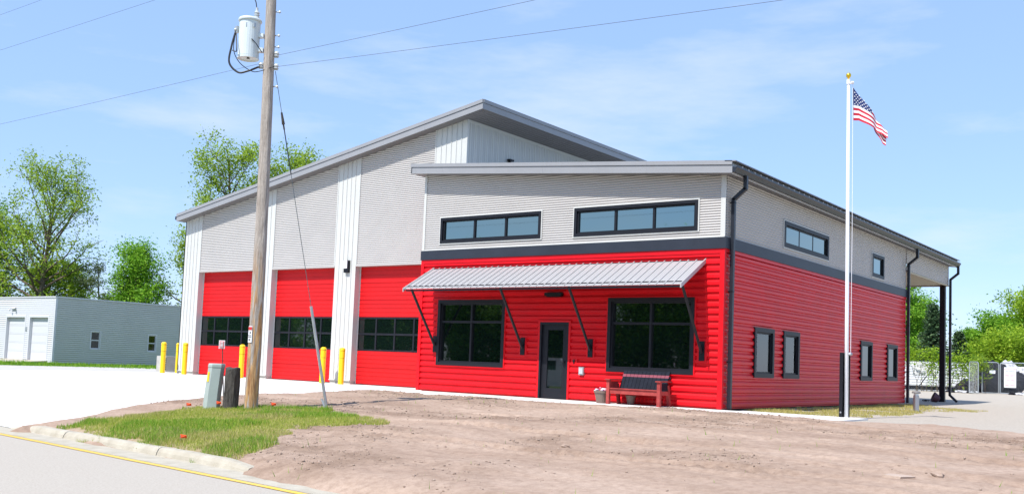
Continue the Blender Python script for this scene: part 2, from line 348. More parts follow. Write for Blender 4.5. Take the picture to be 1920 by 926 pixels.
def grid_sheet(name, xs, ys, zf, m, smooth=True):
    X, Y = np.meshgrid(xs, ys); Z = zf(X, Y); nx = len(xs); ny = len(ys)
    V = np.stack([X.ravel(), Y.ravel(), Z.ravel()], 1); I = np.arange(nx*ny).reshape(ny, nx)
    Fc = np.stack([I[:-1, :-1].ravel(), I[:-1, 1:].ravel(), I[1:, 1:].ravel(), I[1:, :-1].ravel()], 1)
    return fast_mesh(name, V, Fc, m, smooth=smooth)
def ground_z(X, Y):
    k = kerby(X); s = k-Y
    return np.where(s > -0.3, np.where(s > 10.5, -0.56, -0.95), gz(X, Y)-0.12)
gx = np.concatenate([np.linspace(-600, -80, 14), np.linspace(-76, 40, 59), np.linspace(60, 600, 12)])
gy = np.concatenate([np.linspace(-500, -40, 12), np.linspace(-36, 60, 97), np.linspace(70, 900, 16)])
tag(grid_sheet('ground', gx, gy, ground_z, 'turf'), kind='structure')

# road in its own frame: e along the kerb, n towards the camera
e = Vector((0.9946, -0.1037, 0)); nrm = Vector((-0.1037, -0.9946, 0)); KA = Vector((-8.03, -13.88, 0))
def rp(t, s, z): p = KA+e*t+nrm*s; return (p.x, p.y, z)
mb = MB(); N = 60
for i in range(N):
    t0 = -150+300*i/N; t1 = -150+300*(i+1)/N; mb.quad(rp(t0, -0.05, -0.62), rp(t0, 10.8, -0.62), rp(t1, 10.8, -0.62), rp(t1, -0.05, -0.62))
road = tag(mb.build('road', 'road', fix=False), kind='structure')
mb = MB(); mb.quad(rp(-150, 0.0, -0.616), rp(-150, 0.52, -0.616), rp(60, 0.52, -0.616), rp(60, 0.0, -0.616)); tag(mb.build('gutter_strip', 'conc_old', fix=False), kind='structure')
mb = MB()
for i in range(120):
    t0 = -60+i; jit = lambda q: 0.006*math.sin(q*3.1)+0.004*math.sin(q*7.7)
    mb.quad(rp(t0, 0.56+jit(t0), -0.612), rp(t0, 0.67+jit(t0+9), -0.612), rp(t0+1, 0.67+jit(t0+10), -0.612), rp(t0+1, 0.56+jit(t0+1), -0.612))
mb.build('yellow_line', 'paint', road, fix=False)

# kerb: separate stones with rounded tops
kerb = bpy.data.objects.new('kerb', None); COL.objects.link(kerb); kerb.location = rp(0, 0, -0.62); ORG['kerb'] = Vector(kerb.location); tag(kerb, kind='structure')
for (t0, t1, a0, a1) in ((0.0, 2.30, 0.25, 1), (2.325, 5.55, 1, 1), (5.575, 8.02, 1, 0.55)):
    mb = MB(); n = 10; prof = [(0.02, -0.62), (0.0, -0.56), (-0.03, -0.515), (-0.07, -0.498), (-0.16, -0.494), (-0.19, -0.52), (-0.19, -0.75), (0.02, -0.75)]
    rings = []
    for i in range(n+1):
        t = t0+(t1-t0)*i/n; a = a0+(a1-a0)*min(1, (i/n)*2.2) if a0 < a1 else a0+(a1-a0)*max(0, (i/n-.75)/.25)
        jz = 0.003*math.sin(t*2.3)+0.002*math.sin(t*7)
        rings.append([rp(t, s+0.003*math.sin(t*3+z*20), (-0.62+(z+0.62)*a+(jz if z > -.6 else 0)) if z > -0.7 else z) for s, z in prof])
    base = len(mb.v)
    for rg in rings: mb.v += rg
    k = len(prof)
    for i in range(n):
        for j in range(k):
            mb.f.append((base+i*k+j, base+i*k+(j+1) % k, base+(i+1)*k+(j+1) % k, base+(i+1)*k+j)); mb.mi.append(0)
    mb.f.append(tuple(range(base, base+k))); mb.f.append(tuple(range(base+n*k, base+n*k+k))[::-1]); mb.mi += [0, 0]
    mb.build('kerb_stone', 'conc_old', kerb)

# concrete apron, walk, drive and gravel sheets
ax_ = np.linspace(-26.6, -6.6, 22)
def apron():
    V = []; Fc = []
    vs = np.concatenate([[0, .03], np.linspace(.1, 1, 14)])
    for x in ax_:
        k = kerby(x)+0.05
        for v in vs:
            y = k+(1.96-k)*v; z = gzf(x, y) if v > 0.05 else (-0.612 if v == 0 else -0.56)
            V.append((x, y, z))
    n = len(vs)
    for i in range(len(ax_)-1):
        for j in range(n-1): Fc.append((i*n+j, (i+1)*n+j, (i+1)*n+j+1, i*n+j+1))
    return fast_mesh('concrete_apron', V, Fc, 'conc', smooth=False)
tag(apron(), kind='structure')
# walk in front of the office: cast slabs with joints
walk = bpy.data.objects.new('sidewalk', None); COL.objects.link(walk); walk.location = (-3, -1, 0); ORG['sidewalk'] = Vector((-3, -1, 0)); tag(walk, kind='structure')
xs = [-10.4+i*1.551 for i in range(10)]
for i in range(9):
    mb = MB(); mb.box(xs[i]+.004, xs[i+1]-.004, -2.9, 0.02 if i < 7 else 0.34, -0.2, 0.006); mb.build('walk_slab', 'conc', walk)
tag(grid_sheet('gravel_lot', np.linspace(-14, 45, 60), np.linspace(-6, 64, 71), lambda X, Y: gz(X, Y)-0.03, 'gravel'), kind='structure')
tag(grid_sheet('side_drive', np.linspace(-36.0, -20, 17), np.linspace(-13.2, 40, 54), lambda X, Y: gz(X, Y)-0.05, 'drive'), kind='structure')

# bare dirt lot: a fine height field that sinks under its neighbours at the ragged edge
DIRT = [(-7.3, -14.0), (-7.47, -13.05), (-8.57, -11.43), (-8.93, -10.5), (-9.24, -9.47), (-9.44, -8.29), (-9.25, -7.16), (-9.2, -5.8), (-9.58, -3.6), (-9.21, -3.04),
        (-7.45, -3.0), (-5.49, -2.75), (-3.22, -2.62), (-.91, -2.42), (1.02, -2.24), (2.83, -2.28), (3.6, -2.3), (4.3, -1.66), (4.96, -1.67), (5.54, -1.5), (6.02, -1.75), (7.29, -2.4),
        (12, -3.4), (20, -5), (26, -6), (26, -17.2), (14, -16.15), (8, -15.53), (3.2, -15.05), (0.2, -14.73), (-0.1, -14.50), (-4, -14.10), (-7.3, -13.76)]
GRASS = [(-6.7, -13.85), (-6.39, -13.6), (-6.39, -12.93), (-6.33, -12.42), (-6.48, -11.74), (-6.75, -10.5), (-5.46, -9.85), (-4.64, -9.2), (-2.74, -9.85), (-1.62, -10.5), (-2.02, -11.14), (-2.51, -11.68), (-1.6, -13.02), (-0.65, -14.0), (-0.6, -14.46), (-1.54, -14.40), (-3.77, -14.17), (-5.6, -13.97)]
def dirt_z(X, Y):
    d = seg_dist(X, Y, DIRT)+0.16*fbm(X*1.3, Y*1.3, 4)
    n = 0.085*fbm(X*.35, Y*.35, 3)+0.035*fbm(X*.9+9, Y*1.8, 3)+0.020*np.abs(fbm(X*2.2, Y*4.2+3, 4, .6))
    rough = np.clip(fbm(X*.4+40, Y*.7+7, 2)*3.0+.22+.9*np.clip((-X-1)/6, 0, .5), 0, 1)*np.clip(.55+1.6*fbm(X*2.5, Y*2.5, 3), 0, 1)
    n = n+0.06*rough*np.abs(fbm(X*9, Y*9, 3, .65))
    # tyre tracks: shallow paired ruts with tread lugs, running with the walk
    for (a, b, c) in ((-4.6, .10, .16), (-6.35, .10, .16), (-8.3, .13, .20), (-10.2, .13, .20), (-11.9, .02, .1)):
        q = Y-(a-b*(X-3)+c*np.sin(X*.45)); wr = np.exp(-(q/0.20)**4)*np.clip((X+4)/3, 0, 1)*np.clip(.6+2.2*fbm(X*.5+a, Y*.3, 2), 0, 1)
        n = n-0.045*wr+0.034*wr*np.sin((X+np.abs(q)*1.1)*22)+0.026*np.exp(-((np.abs(q)-.27)/.07)**2)*np.clip((X+4)/3, 0, 1)
    turf = np.clip(seg_dist(X, Y, GRASS)/0.35+.9*fbm(X*2, Y*2, 3), 0, .85)
    h = np.where(turf > 0, n*(1-.6*turf), n)
    edge = np.clip(d/0.42, -1, 1); prof = np.where(edge > 0, 0.055*(1-(1-edge)**2), 0.20*edge)
    return gz(X, Y)+prof+h*np.clip(d/.35, 0, 1)-0.012, turf, rough
def dirt():
    xs = np.arange(-12, 22, 0.055); ys = np.arange(-17.6, -1.0, 0.055)
    X, Y = np.meshgrid(xs, ys); Z, T, RG = dirt_z(X, Y); d = seg_dist(X, Y, DIRT)
    keep = (d > -0.5); nx = len(xs); ny = len(ys); I = np.arange(nx*ny).reshape(ny, nx)
    kc = keep[:-1, :-1] & keep[1:, 1:] & keep[1:, :-1] & keep[:-1, 1:]
    Fc = np.stack([I[:-1, :-1][kc], I[:-1, 1:][kc], I[1:, 1:][kc], I[1:, :-1][kc]], 1)
    used = np.unique(Fc); rm = np.full(nx*ny, -1); rm[used] = np.arange(len(used))
    V = np.stack([X.ravel(), Y.ravel(), Z.ravel()], 1)[used]
    o = fast_mesh('dirt_lot', V, rm[Fc], 'dirt', smooth=True)
    at = o.data.attributes.new('turf', 'FLOAT', 'POINT'); at.data.foreach_set('value', T.ravel()[used].astype(np.float32))
    at = o.data.attributes.new('crumb', 'FLOAT', 'POINT'); at.data.foreach_set('value', RG.ravel()[used].astype(np.float32))
    return tag(o, kind='structure')
dirt()
def dz(x, y): return float(dirt_z(np.array([[x]]), np.array([[y]]))[0][0, 0])

# ------------------------------------------------------------------ wall builders
def sheet(mb, mp_, u0, u1, z0, z1, pitch, prof, holes=(), top=None):
    """corrugated sheet, ribs running along u; top = (a, b): stop where z > a + b u"""
    zs = []; z = z0
    while z < z1:
        for fr, d in prof:
            zz = z+fr*pitch
            if zz <= z1: zs.append((zz, d))
        z += pitch
    if zs[-1][0] < z1: zs.append((z1, prof[0][1]))
    za = np.array([q[0] for q in zs]); da = np.array([q[1] for q in zs])
    ext = sorted(set([h[2] for h in holes]+[h[3] for h in holes])); allz = sorted(set(list(za)+[q for q in ext if z0 < q < z1]))
    for a, b in zip(allz[:-1], allz[1:]):
        if b-a < 1e-5: continue
        m_ = (a+b)/2; lo, hi = u0, u1
        if top:
            if top[1] > 0: lo = max(lo, (m_-top[0])/top[1])
            elif top[1] < 0: hi = min(hi, (m_-top[0])/top[1])
        if hi-lo < .01: continue
        iv = [(lo, hi)]
        for h in holes:
            if h[2] < m_ < h[3]:
                nv = []
                for s, t in iv:
                    if h[1] <= s or h[0] >= t: nv.append((s, t))
                    else:
                        if h[0] > s: nv.append((s, h[0]))
                        if h[1] < t: nv.append((h[1], t))
                iv = nv
        dA = float(np.interp(a, za, da)); dB = float(np.interp(b, za, da))
        for s, t in iv: mb.quad(mp_(s, a, dA), mp_(t, a, dA), mp_(t, b, dB), mp_(s, b, dB))
TRAP = [(0.0, -0.042), (0.14, -0.042), (0.27, 0.0), (0.66, 0.0), (0.92, -0.042)]
SINE = [(k/6, -0.011+0.011*math.cos(2*math.pi*k/6+math.pi)) for k in range(6)]
PR, PG = 0.183, 0.0678

fs = thing('fire_station', 'red and grey metal fire station with three bay doors and a low office wing', 'building', (-8, 4, 0))
def part(mb, name, m, parent=fs, **k): return mb.build(name, m, parent, **k)
front = lambda u, z, d: (u, -d, z)
side = lambda u, z, d: (d, u, z)
YG = 1.64
gfront = lambda u, z, d: (u, YG-d, z)
gside = lambda u, z, d: (-10.06+d, u, z)
W0 = -10.34
FH = [(-9.55, -6.94, .83, 2.84), (-3.40, -.79, .85, 2.86), (-5.66, -4.67, -.1, 2.18)]
FU = [(-9.60, -5.755, 4.61, 5.41), (-4.61, -.76, 4.60, 5.415)]
SH = [(2.0, 3.37, .84, 2.20), (4.08, 5.33, .84, 2.20), (11.1, 12.4, .84, 2.20), (14.2, 15.5, .86, 2.20)]
SU = [(3.98, 7.72, 4.61, 5.37), (12.27, 13.67, 4.53, 5.36)]
L = 16.65
mb = MB(); sheet(mb, front, W0+.10, -.10, .02, 4.11, PR, TRAP, FH); part(mb, 'red_siding', 'red', fix=False)
mb = MB(); sheet(mb, side, .10, L, .02, 4.11, PR, TRAP, SH); part(mb, 'red_siding', 'red', fix=False)
mb = MB(); sheet(mb, front, W0+.04, -.10, 4.39, 7.0, PG, SINE, FU, top=(6.08, -.0805)); part(mb, 'grey_siding', 'grey', fix=False)
mb = MB(); sheet(mb, side, .08, L, 4.39, 6.02, PG, SINE, SU); part(mb, 'grey_siding', 'grey', fix=False)
# office carcass behind the sheets (keeps light out), with its left flank
mb = MB(); mb.box(W0+.03, -.25, .24, L-.05, -.1, 5.9); part(mb, 'inner_wall', 'black')
mb = MB(); mb.box(W0, W0+.03, .0, 1.75, .02, 6.7); part(mb, 'flank_wall', 'red')
mb = MB(); mb.box(-6, -.02, L-.04, L, .02, 6.0); part(mb, 'rear_wall', 'red')
# trims
for a, b in ((W0-.004, W0+.11), (-.115, .004)):
    mb = MB(); mb.box(a, b, -.014, .03, .02, 4.11); part(mb, 'corner_trim', 'red')
for a, b in ((W0+.0, W0+.09), (-.125, .004)):
    mb = MB(); mb.box(a, b, -.010, .03, 4.39, 6.05 if a > -1 else 6.8); part(mb, 'corner_trim', 'white')
mb = MB(); mb.box(-.02, .014, -.0145, .09, .02, 4.11); part(mb, 'corner_trim', 'red')
mb = MB(); mb.box(W0+.02, -.02, -.016, .02, 3.985, 4.105); part(mb, 'head_trim', 'red')
mb = MB(); mb.box(-.012, .016, .09, L, 4.02, 4.105); part(mb, 'head_trim', 'red')
mb = MB(); mb.box(W0-.015, .045, -.045, .03, 4.107, 4.397); part(mb, 'band', 'band')
mb = MB(); mb.box(-.03, .045, .03, L+.03, 4.107, 4.397); part(mb, 'band', 'band')
mb = MB(); mb.box(W0, -.0, -.03, .02, 4.398, 4.425); part(mb, 'band_flashing', 'white')

def window(mp_, u0, u1, z0, z1, cols, transom=None, glass='glass', cas=0.10, halo=None, parent=fs, rec=0.10, fm='frame', trim=None):
    f = MB()
    for a, b, c, d in ((u0, u1, z1-cas, z1), (u0, u1, z0, z0+cas), (u0, u0+cas, z0+cas, z1-cas), (u1-cas, u1, z0+cas, z1-cas)): f.mbox(mp_, a, b, c, d, -.05, .03)
    i = cas; s = .045
    for a, b, c, d in ((u0+i, u1-i, z1-i-s, z1-i), (u0+i, u1-i, z0+i, z0+i+s), (u0+i, u0+i+s, z0+i+s, z1-i-s), (u1-i-s, u1-i, z0+i+s, z1-i-s)): f.mbox(mp_, a, b, c, d, -rec-.06, -.02)
    wn = f.build('window', fm, parent)
    if trim:
        t = MB(); k = .035
        for a, b, c, d in ((u0-k, u1+k, z1, z1+k), (u0-k, u1+k, z0-k, z0), (u0-k, u0, z0, z1), (u1, u1+k, z0, z1)): t.mbox(mp_, a, b, c, d, -.04, .018)
        t.build('window_trim', trim, wn)
    a0, a1, c0, c1 = u0+i+s, u1-i-s, z0+i+s, z1-i-s
    edges = [a0+(a1-a0)*k/cols for k in range(cols+1)]; mw = .032
    rows = [c0, c1] if transom is None else [c0, transom, c1]
    for q in edges[1:-1]:
        t = MB(); t.mbox(mp_, q-mw, q+mw, c0, c1, -rec-.05, -.03); t.build('mullion', fm, wn)
    if transom:
        t = MB(); t.mbox(mp_, a0, a1, transom-mw, transom+mw, -rec-.048, -.034); t.build('transom', fm, wn)
    for k in range(cols):
        for r in range(len(rows)-1):
            t = MB(); t.mbox(mp_, edges[k]+(mw if k else 0), edges[k+1]-(mw if k < cols-1 else 0), rows[r]+(mw if r else 0), rows[r+1]-(mw if r < len(rows)-2 else 0), -rec-.012, -rec)
            t.build('pane', glass, wn)
    return wn
for h in FH[:2]: window(front, *h, 2, transom=2.17, trim='red')
for h in FU: window(front, *h, 3, glass='glass_up', cas=.085, trim='white', rec=.07)
for h in SU: window(side, *h, 3 if h[1]-h[0] > 2 else 1, glass='glass_up', cas=.11, trim='white', rec=.035)
for k, h in enumerate(SH):
    wn = window(side, *h, 1, glass='clear' if k < 2 else 'glass', cas=.12, rec=.04)
    if k < 2:
        mb = MB()
        for j in range(21):
            z = h[2]+.17+j*.049
            if z < h[3]-.16: mb.box(-.084, -.078+.003*(j % 2), h[0]+.12, h[1]-.12, z, z+.044)
        mb.build('blind', 'blind', wn)

# entry door: frame, leaf, glass, handle
mb = MB()
for a, b, c, d in ((-5.66, -4.67, 2.11, 2.18), (-5.66, -5.60, .02, 2.11), (-4.73, -4.67, .02, 2.11)): mb.mbox(front, a, b, c, d, -.14, .015)
door = part(mb, 'entry_door', 'frame')
mb = MB()
for a, b, c, d in ((-5.60, -4.73, 1.96, 2.11), (-5.60, -4.73, .02, .31), (-5.60, -5.41, .31, 1.96), (-4.885, -4.73, .31, 1.96)): mb.mbox(front, a, b, c, d, -.10, -.05)
part(mb, 'door_leaf', 'frame', door)
mb = MB(); mb.mbox(front, -5.41, -4.885, .31, 1.96, -.085, -.073); part(mb, 'pane', 'glass', door)
mb = MB(); mb.mbox(front, -4.83, -4.78, .93, 1.10, -.05, -.03); mb.tube([(-4.805, .03, 1.06), (-4.805, -.025, 1.06), (-4.90, -.025, 1.055)], .012, 6); part(mb, 'handle', 'black', door)
mb = MB()
for a, b, c, d in ((-5.72, -4.61, 2.18, 2.24), (-5.72, -5.66, .02, 2.18), (-4.67, -4.61, .02, 2.18)): mb.mbox(front, a, b, c, d, -.04, .012)
part(mb, 'door_trim', 'red', door)
# fittings on the red wall
mb = MB(); mb.mbox(front, -5.49, -4.90, 2.93, 3.02, -.02, .10); mb.mbox(front, -5.44, -4.95, 2.905, 2.93, .0, .07); part(mb, 'door_light', 'black')
mb = MB(); mb.mbox(front, -4.56, -4.36, .98, 1.24, -.04, .004); bx = part(mb, 'call_box', 'red')
mb = MB(); mb.lathe((-4.46, -.004, 1.10), [(.035, 0), (.035, .03), (.02, .04)], 10, (0, -1, 0)); mb.mbox(front, -4.475, -4.445, 1.02, 1.08, .004, .02); part(mb, 'lock', 'black', bx)
mb = MB(); mb.mbox(front, -4.27, -4.11, .72, .94, -.04, .05); ob = part(mb, 'outlet_box', 'galv')
mb = MB(); mb.mbox(front, -4.25, -4.13, .75, .91, .05, .065); part(mb, 'cover', 'porcelain', ob)

# awning: standing seam panels on four struts
AX0, AX1, AP, AZ0, AZ1 = -9.80, -.54, 1.34, 3.81, 3.07
aw = MB(); aw.box(AX0, AX1, -.05, .0, AZ0-.10, AZ0-.03); aw.box(AX0+.05, AX1-.05, -AP+.03, -AP+.09, AZ1-.06, AZ1-.012); awn = part(aw, 'awning', 'black')
sl = (AZ1-AZ0)/AP; nP = 40; pw = (AX1-AX0)/nP
def slope_box(mb, x0, x1, y0, y1, h0, h1):   # y = distance out from the wall
    z = lambda y: AZ0+sl*y
    return mb.hexa([(x0, -y1, z(y1)+h0), (x1, -y1, z(y1)+h0), (x1, -y0, z(y0)+h0), (x0, -y0, z(y0)+h0), (x0, -y1, z(y1)+h1), (x1, -y1, z(y1)+h1), (x1, -y0, z(y0)+h1), (x0, -y0, z(y0)+h1)])
mb = MB(); slope_box(mb, AX0+.016, AX0+pw-.016, .02, AP*.99, 0, .008); slope_box(mb, AX0-.016, AX0+.016, .0, AP, 0, .034)
slope_box(mb, AX0+.075, AX0+.085, .02, AP*.99, .008, .013); slope_box(mb, AX0+.150, AX0+.160, .02, AP*.99, .008, .013)
p0 = part(mb, 'awning_panel', 'awn', awn)
for i in range(1, nP):
    c = p0.copy(); COL.objects.link(c); c.location = (i*pw, 0, 0); c.parent = awn
mb = MB(); slope_box(mb, AX0+.02, AX1-.02, AP*.885, AP*.905, .006, .026); part(mb, 'closure_strip', 'black', awn)
mb = MB(); slope_box(mb, AX0+.02, AX1-.02, .0, .03, .006, .024); part(mb, 'closure_strip', 'black', awn)
for a, b in ((AX0-.05, AX0-.02), (AX1-.005, AX1+.03)):
    mb = MB(); slope_box(mb, a, b, -.02, AP+.01, -.07, .042); part(mb, 'end_trim', 'awn', awn)
for q in range(3):
    mb = MB(); slope_box(mb, AX0+.05, AX1-.05, .25+q*.4, .31+q*.4, -.06, -.004); part(mb, 'purlin', 'black', awn)
for x in (-9.62, -6.25, -3.93, -.56):
    mb = MB(); mb.tube([(x, -.03, 1.42), (x, -AP+.14, AZ1-.0)], .042, 6); st = part(mb, 'strut', 'black', awn)
    mb = MB(); mb.mbox(front, x-.075, x+.075, 1.22, 1.72, -.03, .03); part(mb, 'foot_plate', 'black', st)
    mb = MB(); mb.mbox(front, x-.13, x+.13, 1.16, 1.78, -.04, .008); part(mb, 'plate_surround', 'red', st)

# office roof, fascias, gutter
zu = lambda x: 5.985-.0805*x
def roof_slab(mb, x0, x1, y0, y1, h0, h1, f=zu):
    mb.hexa([(x0, y0, f(x0)+h0), (x1, y0, f(x1)+h0), (x1, y1, f(x1)+h0), (x0, y1, f(x0)+h0), (x0, y0, f(x0)+h1), (x1, y0, f(x1)+h1), (x1, y1, f(x1)+h1), (x0, y1, f(x0)+h1)])
RX0, RX1 = -10.60, .34
mb = MB(); roof_slab(mb, RX0+.03, RX1-.03, -.37, 1.60, .03, .29); roof_slab(mb, -10.03, RX1-.03, 1.603, 23.55, .03, .29); rf = part(mb, 'office_roof', 'fascia_top')
mb = MB(); roof_slab(mb, RX0+.02, RX1-.02, -.38, 1.60, 0.004, .028); part(mb, 'soffit', 'soffit', rf)
mb = MB(); roof_slab(mb, .0, RX1-.02, 1.603, 23.5, 0.004, .028); part(mb, 'soffit', 'soffit', rf)
cuts = [RX0, -9.3, -5.5, -2.1, RX1]
for a, b in zip(cuts[:-1], cuts[1:]):
    mb = MB(); roof_slab(mb, a+.001, b-.001, -.40, -.37, 0, .205); fb = part(mb, 'fascia_board', 'fascia', rf)
    mb = MB(); roof_slab(mb, a+.001, b-.001, -.425, -.37, .208, .315); part(mb, 'drip_edge', 'fascia', rf)
mb = MB(); roof_slab(mb, RX0-.03, RX0+.03, -.40, 1.6, 0, .31); part(mb, 'fascia_board', 'fascia', rf)
# right eave: fascia under a K-style gutter
mb = MB(); mb.box(RX1-.03, RX1, -.37, 23.5, zu(RX1)-.02, zu(RX1)+.24); part(mb, 'eave_fascia', 'grey', rf)
GZ = zu(RX1)
prof = [(RX1+.002, GZ+.02), (RX1+.07, GZ+.02), (RX1+.10, GZ+.09), (RX1+.135, GZ+.13), (RX1+.135, GZ+.185), (RX1+.115, GZ+.185), (RX1+.115, GZ+.15), (RX1+.002, GZ+.15)]
mb = MB(); mb.prism([(x, -.40, z) for x, z in prof], (0, 23.95, 0)); gt = part(mb, 'gutter', 'gutter')
mb = MB(); roof_slab(mb, RX1-.2, RX1+.10, -.425, 23.56, .292, .318); part(mb, 'roof_edge', 'fascia_top', rf)
mb = MB(); mb.box(RX1+.13, RX1+.14, -.1, -.05, GZ+.155, GZ+.20); g0_ = mb.build('gutter_strap', 'fascia_top', gt)
for j in range(1, 60): c = g0_.copy(); COL.objects.link(c); c.parent = gt; c.location = (0, j*.395, 0)
def downspout(y, x=.085, zb=.03, kick=None, far=0):
    mb = MB(); a = .048
    def run(p, q):                             # square section between two points in the x-z plane
        d = (Vector(q)-Vector(p)).normalized(); n = Vector((-d.z, 0, d.x))*a; w_ = Vector((0, a, 0)); p = Vector(p); q = Vector(q)
        mb.hexa([p-n-w_, p+n-w_, p+n+w_, p-n+w_, q-n-w_, q+n-w_, q+n+w_, q-n+w_])
    xo = RX1+.065
    run((xo, y, GZ+.03), (xo, y, GZ-.32)); run((xo+.004, y, GZ-.29), (x-.004, y, GZ-.56)); run((x, y, GZ-.53), (x, y, zb+(.28 if kick else 0)))
    if kick: run((x-.02, y, zb+.30), (x+.30, y, zb))
    d = part(mb, 'downspout', 'gutter')
    for z in (1.2, 3.0, 5.3 if y < 20 else 3.6):
        b = MB(); b.box(x-.06, x+.052, y-.053, y+.053, z, z+.035); b.box(-.02, x, y-.02, y+.02, z, z+.03); b.build('bracket', 'black', d)
    return d
downspout(.30); downspout(L+.02); downspout(23.35, kick=True)
# rear carport: beam, soffit, post
mb = MB(); sheet(mb, side, L+.06, 23.4, 5.16, 6.0, PG, SINE); part(mb, 'beam_siding', 'grey', fix=False)
mb = MB(); mb.box(-6.0, -.04, L+.06, 23.38, 5.155, 5.2); mb2 = part(mb, 'carport_soffit', 'soffit_tan')
mb = MB(); mb.box(-.04, .012, L+.06, 23.4, 5.10, 5.16); part(mb, 'beam_trim', 'soffit_tan')
mb = MB(); mb.box(-6.0, .0, 23.36, 23.40, 5.10, 6.0); part(mb, 'beam_end', 'grey')
mb = MB(); mb.box(-.30, -.08, 23.08, 23.30, 0, 5.11); part(mb, 'carport_post', 'black')

# ---- garage hall
GX = [-25.2, -24.11, -20.61, -19.54, -16.05, -14.98, -11.38, -10.06]; GZP = 4.2
gu = lambda x: 8.98+.174*(x+10.06)
for a, b in ((GX[1], GX[2]), (GX[3], GX[4]), (GX[5], GX[6])):
    mb = MB(); sheet(mb, gfront, a+.03, b-.03, GZP+.05, 9.2, PG, SINE, top=(gu(0)+.1, .174)); part(mb, 'grey_siding', 'grey', fix=False)
    mb = MB(); mb.mbox(gfront, a, b, GZP-.0, GZP+.06, -.30, .012); part(mb, 'header_trim', 'grey')
    for c in (a, b-.045):
        mb = MB(); mb.mbox(gfront, c, c+.045, GZP+.06, gu(c)+.05, -.03, .014); part(mb, 'edge_trim', 'white')
for k, (a, b) in enumerate(((GX[0], GX[1]), (GX[2], GX[3]), (GX[4], GX[5]), (GX[6], GX[7]))):
    mb = MB(); z0 = .13
    mb.hexa([(a, YG, z0), (b, YG, z0), (b, YG+.30, z0), (a, YG+.30, z0), (a, YG, gu(a)+.05), (b, YG, gu(b)+.05), (b, YG+.30, gu(b)+.05), (a, YG+.30, gu(a)+.05)])
    n = 5 if k < 3 else 6
    for j in range(1, n):
        x = a+(b-a)*j/n; mb.mbox(gfront, x-.011, x+.011, z0, gu(x)+.03, -.01, .020)
    pr_ = part(mb, 'pier', 'white')
    mb = MB(); mb.mbox(gfront, a-.002, b+.004, z0-.02, z0+.012, -.3, .03); mb.build('base_flashing', 'white', pr_)
    mb = MB(); mb.box(a+.015, b-.015, YG+.02, YG+.30, -.1, z0-.02); part(mb, 'pier_base', 'pier_conc', pr_)
# side wall above the office roof
mb = MB(); mb.quad(gside(YG+.02, 5.5, .006), gside(22, 5.5, .006), gside(22, gu(-10.06)+.05, .006), gside(YG+.02, gu(-10.06)+.05, .006))
for j in range(64):
    y = YG+.16+j*.31; mb.mbox(gside, y-.018, y+.018, 5.5, gu(-10.06)+.02, -.01, .022); mb.mbox(gside, y+.10, y+.112, 5.5, gu(-10.06)+.02, -.01, .006); mb.mbox(gside, y+.18, y+.192, 5.5, gu(-10.06)+.02, -.01, .006)
part(mb, 'white_siding', 'white')
mb = MB(); mb.mbox(gside, YG-.006, YG+.09, 5.5, gu(-10.06)+.034, .001, .026); part(mb, 'corner_trim', 'white')
mb = MB(); mb.mbox(gside, YG, 22, gu(-10.06)-.09, gu(-10.06)+.04, -.02, .028); part(mb, 'head_trim', 'white')
mb = MB(); mb.mbox(gside, 3.86, 4.1, 8.0, 8.06, .02, .16); mb.mbox(gside, 3.93, 4.0, 7.88, 8.02, .02, .08); part(mb, 'flood_light', 'black')
mb = MB(); mb.box(GX[0], GX[0]+.05, YG, 22, 0, gu(GX[0])); mb.box(GX[0]+.05, -10.1, 21.9, 22, 0, 6.3); mb.box(GX[0]+.05, -10.11, YG+.31, YG+.36, GZP+.05, 6.4); part(mb, 'hall_wall', 'white')
mb = MB(); mb.box(GX[0]+.1, -10.2, 6.0, 6.1, 0, 6.3); part(mb, 'inner_wall', 'soffit')
# garage roof
GRX0, GRX1, GRY0 = -25.32, -9.12, YG-.40
mb = MB(); roof_slab(mb, GRX0+.03, GRX1-.03, GRY0+.03, 22.3, .03, .28, gu); gr = part(mb, 'hall_roof', 'fascia_top')
mb = MB(); roof_slab(mb, GRX0+.02, GRX1-.02, GRY0+.02, 22.2, .004, .028, gu); part(mb, 'soffit', 'soffit', gr)
mb = MB()
for j in range(7): roof_slab(mb, -10.03+j*.125, -10.018+j*.125, GRY0+.04, 22.1, -.003, .004, gu)
part(mb, 'soffit_groove', 'fascia_top', gr)
cuts = [GRX0, -20.3, -15.2, -11.6, GRX1]
for a, b in zip(cuts[:-1], cuts[1:]):
    mb = MB(); roof_slab(mb, a+.001, b-.001, GRY0, GRY0+.03, 0, .195, gu); part(mb, 'fascia_board', 'fascia', gr)
    mb = MB(); roof_slab(mb, a+.001, b-.001, GRY0-.025, GRY0+.03, .20, .315, gu); part(mb, 'drip_edge', 'fascia', gr)
for a, b in ((GRY0+.031, 7.0), (7.002, 13), (13.002, 22.3)):
    mb = MB(); z = gu(GRX1); mb.box(GRX1-.03, GRX1, a, b, z, z+.195); part(mb, 'fascia_board', 'fascia', gr)
    mb = MB(); mb.box(GRX1-.03, GRX1+.025, a, b, z+.20, z+.315); part(mb, 'drip_edge', 'fascia', gr)
mb = MB(); z = gu(GRX0); mb.box(GRX0-.13, GRX0, GRY0+.02, 22, z+.08, z+.22); mb.tube([(GRX0-.06, 1.9, z+.1), (GRX0-.06, 1.9, z-.15), (GX[0]-.06, 1.9, z-.4), (GX[0]-.06, 1.9, .1)], .045, 6); part(mb, 'gutter', 'gutter')
# wall lamp on the pier
mb = MB(); mb.mbox(gfront, -15.48, -15.26, 3.98, 4.42, 0, .10); wl = part(mb, 'wall_lamp', 'black')
mb = MB(); mb.mbox(gfront, -15.485, -15.30, 4.13, 4.42, .10, .13); mb.build('diffuser', 'sign_w', wl)

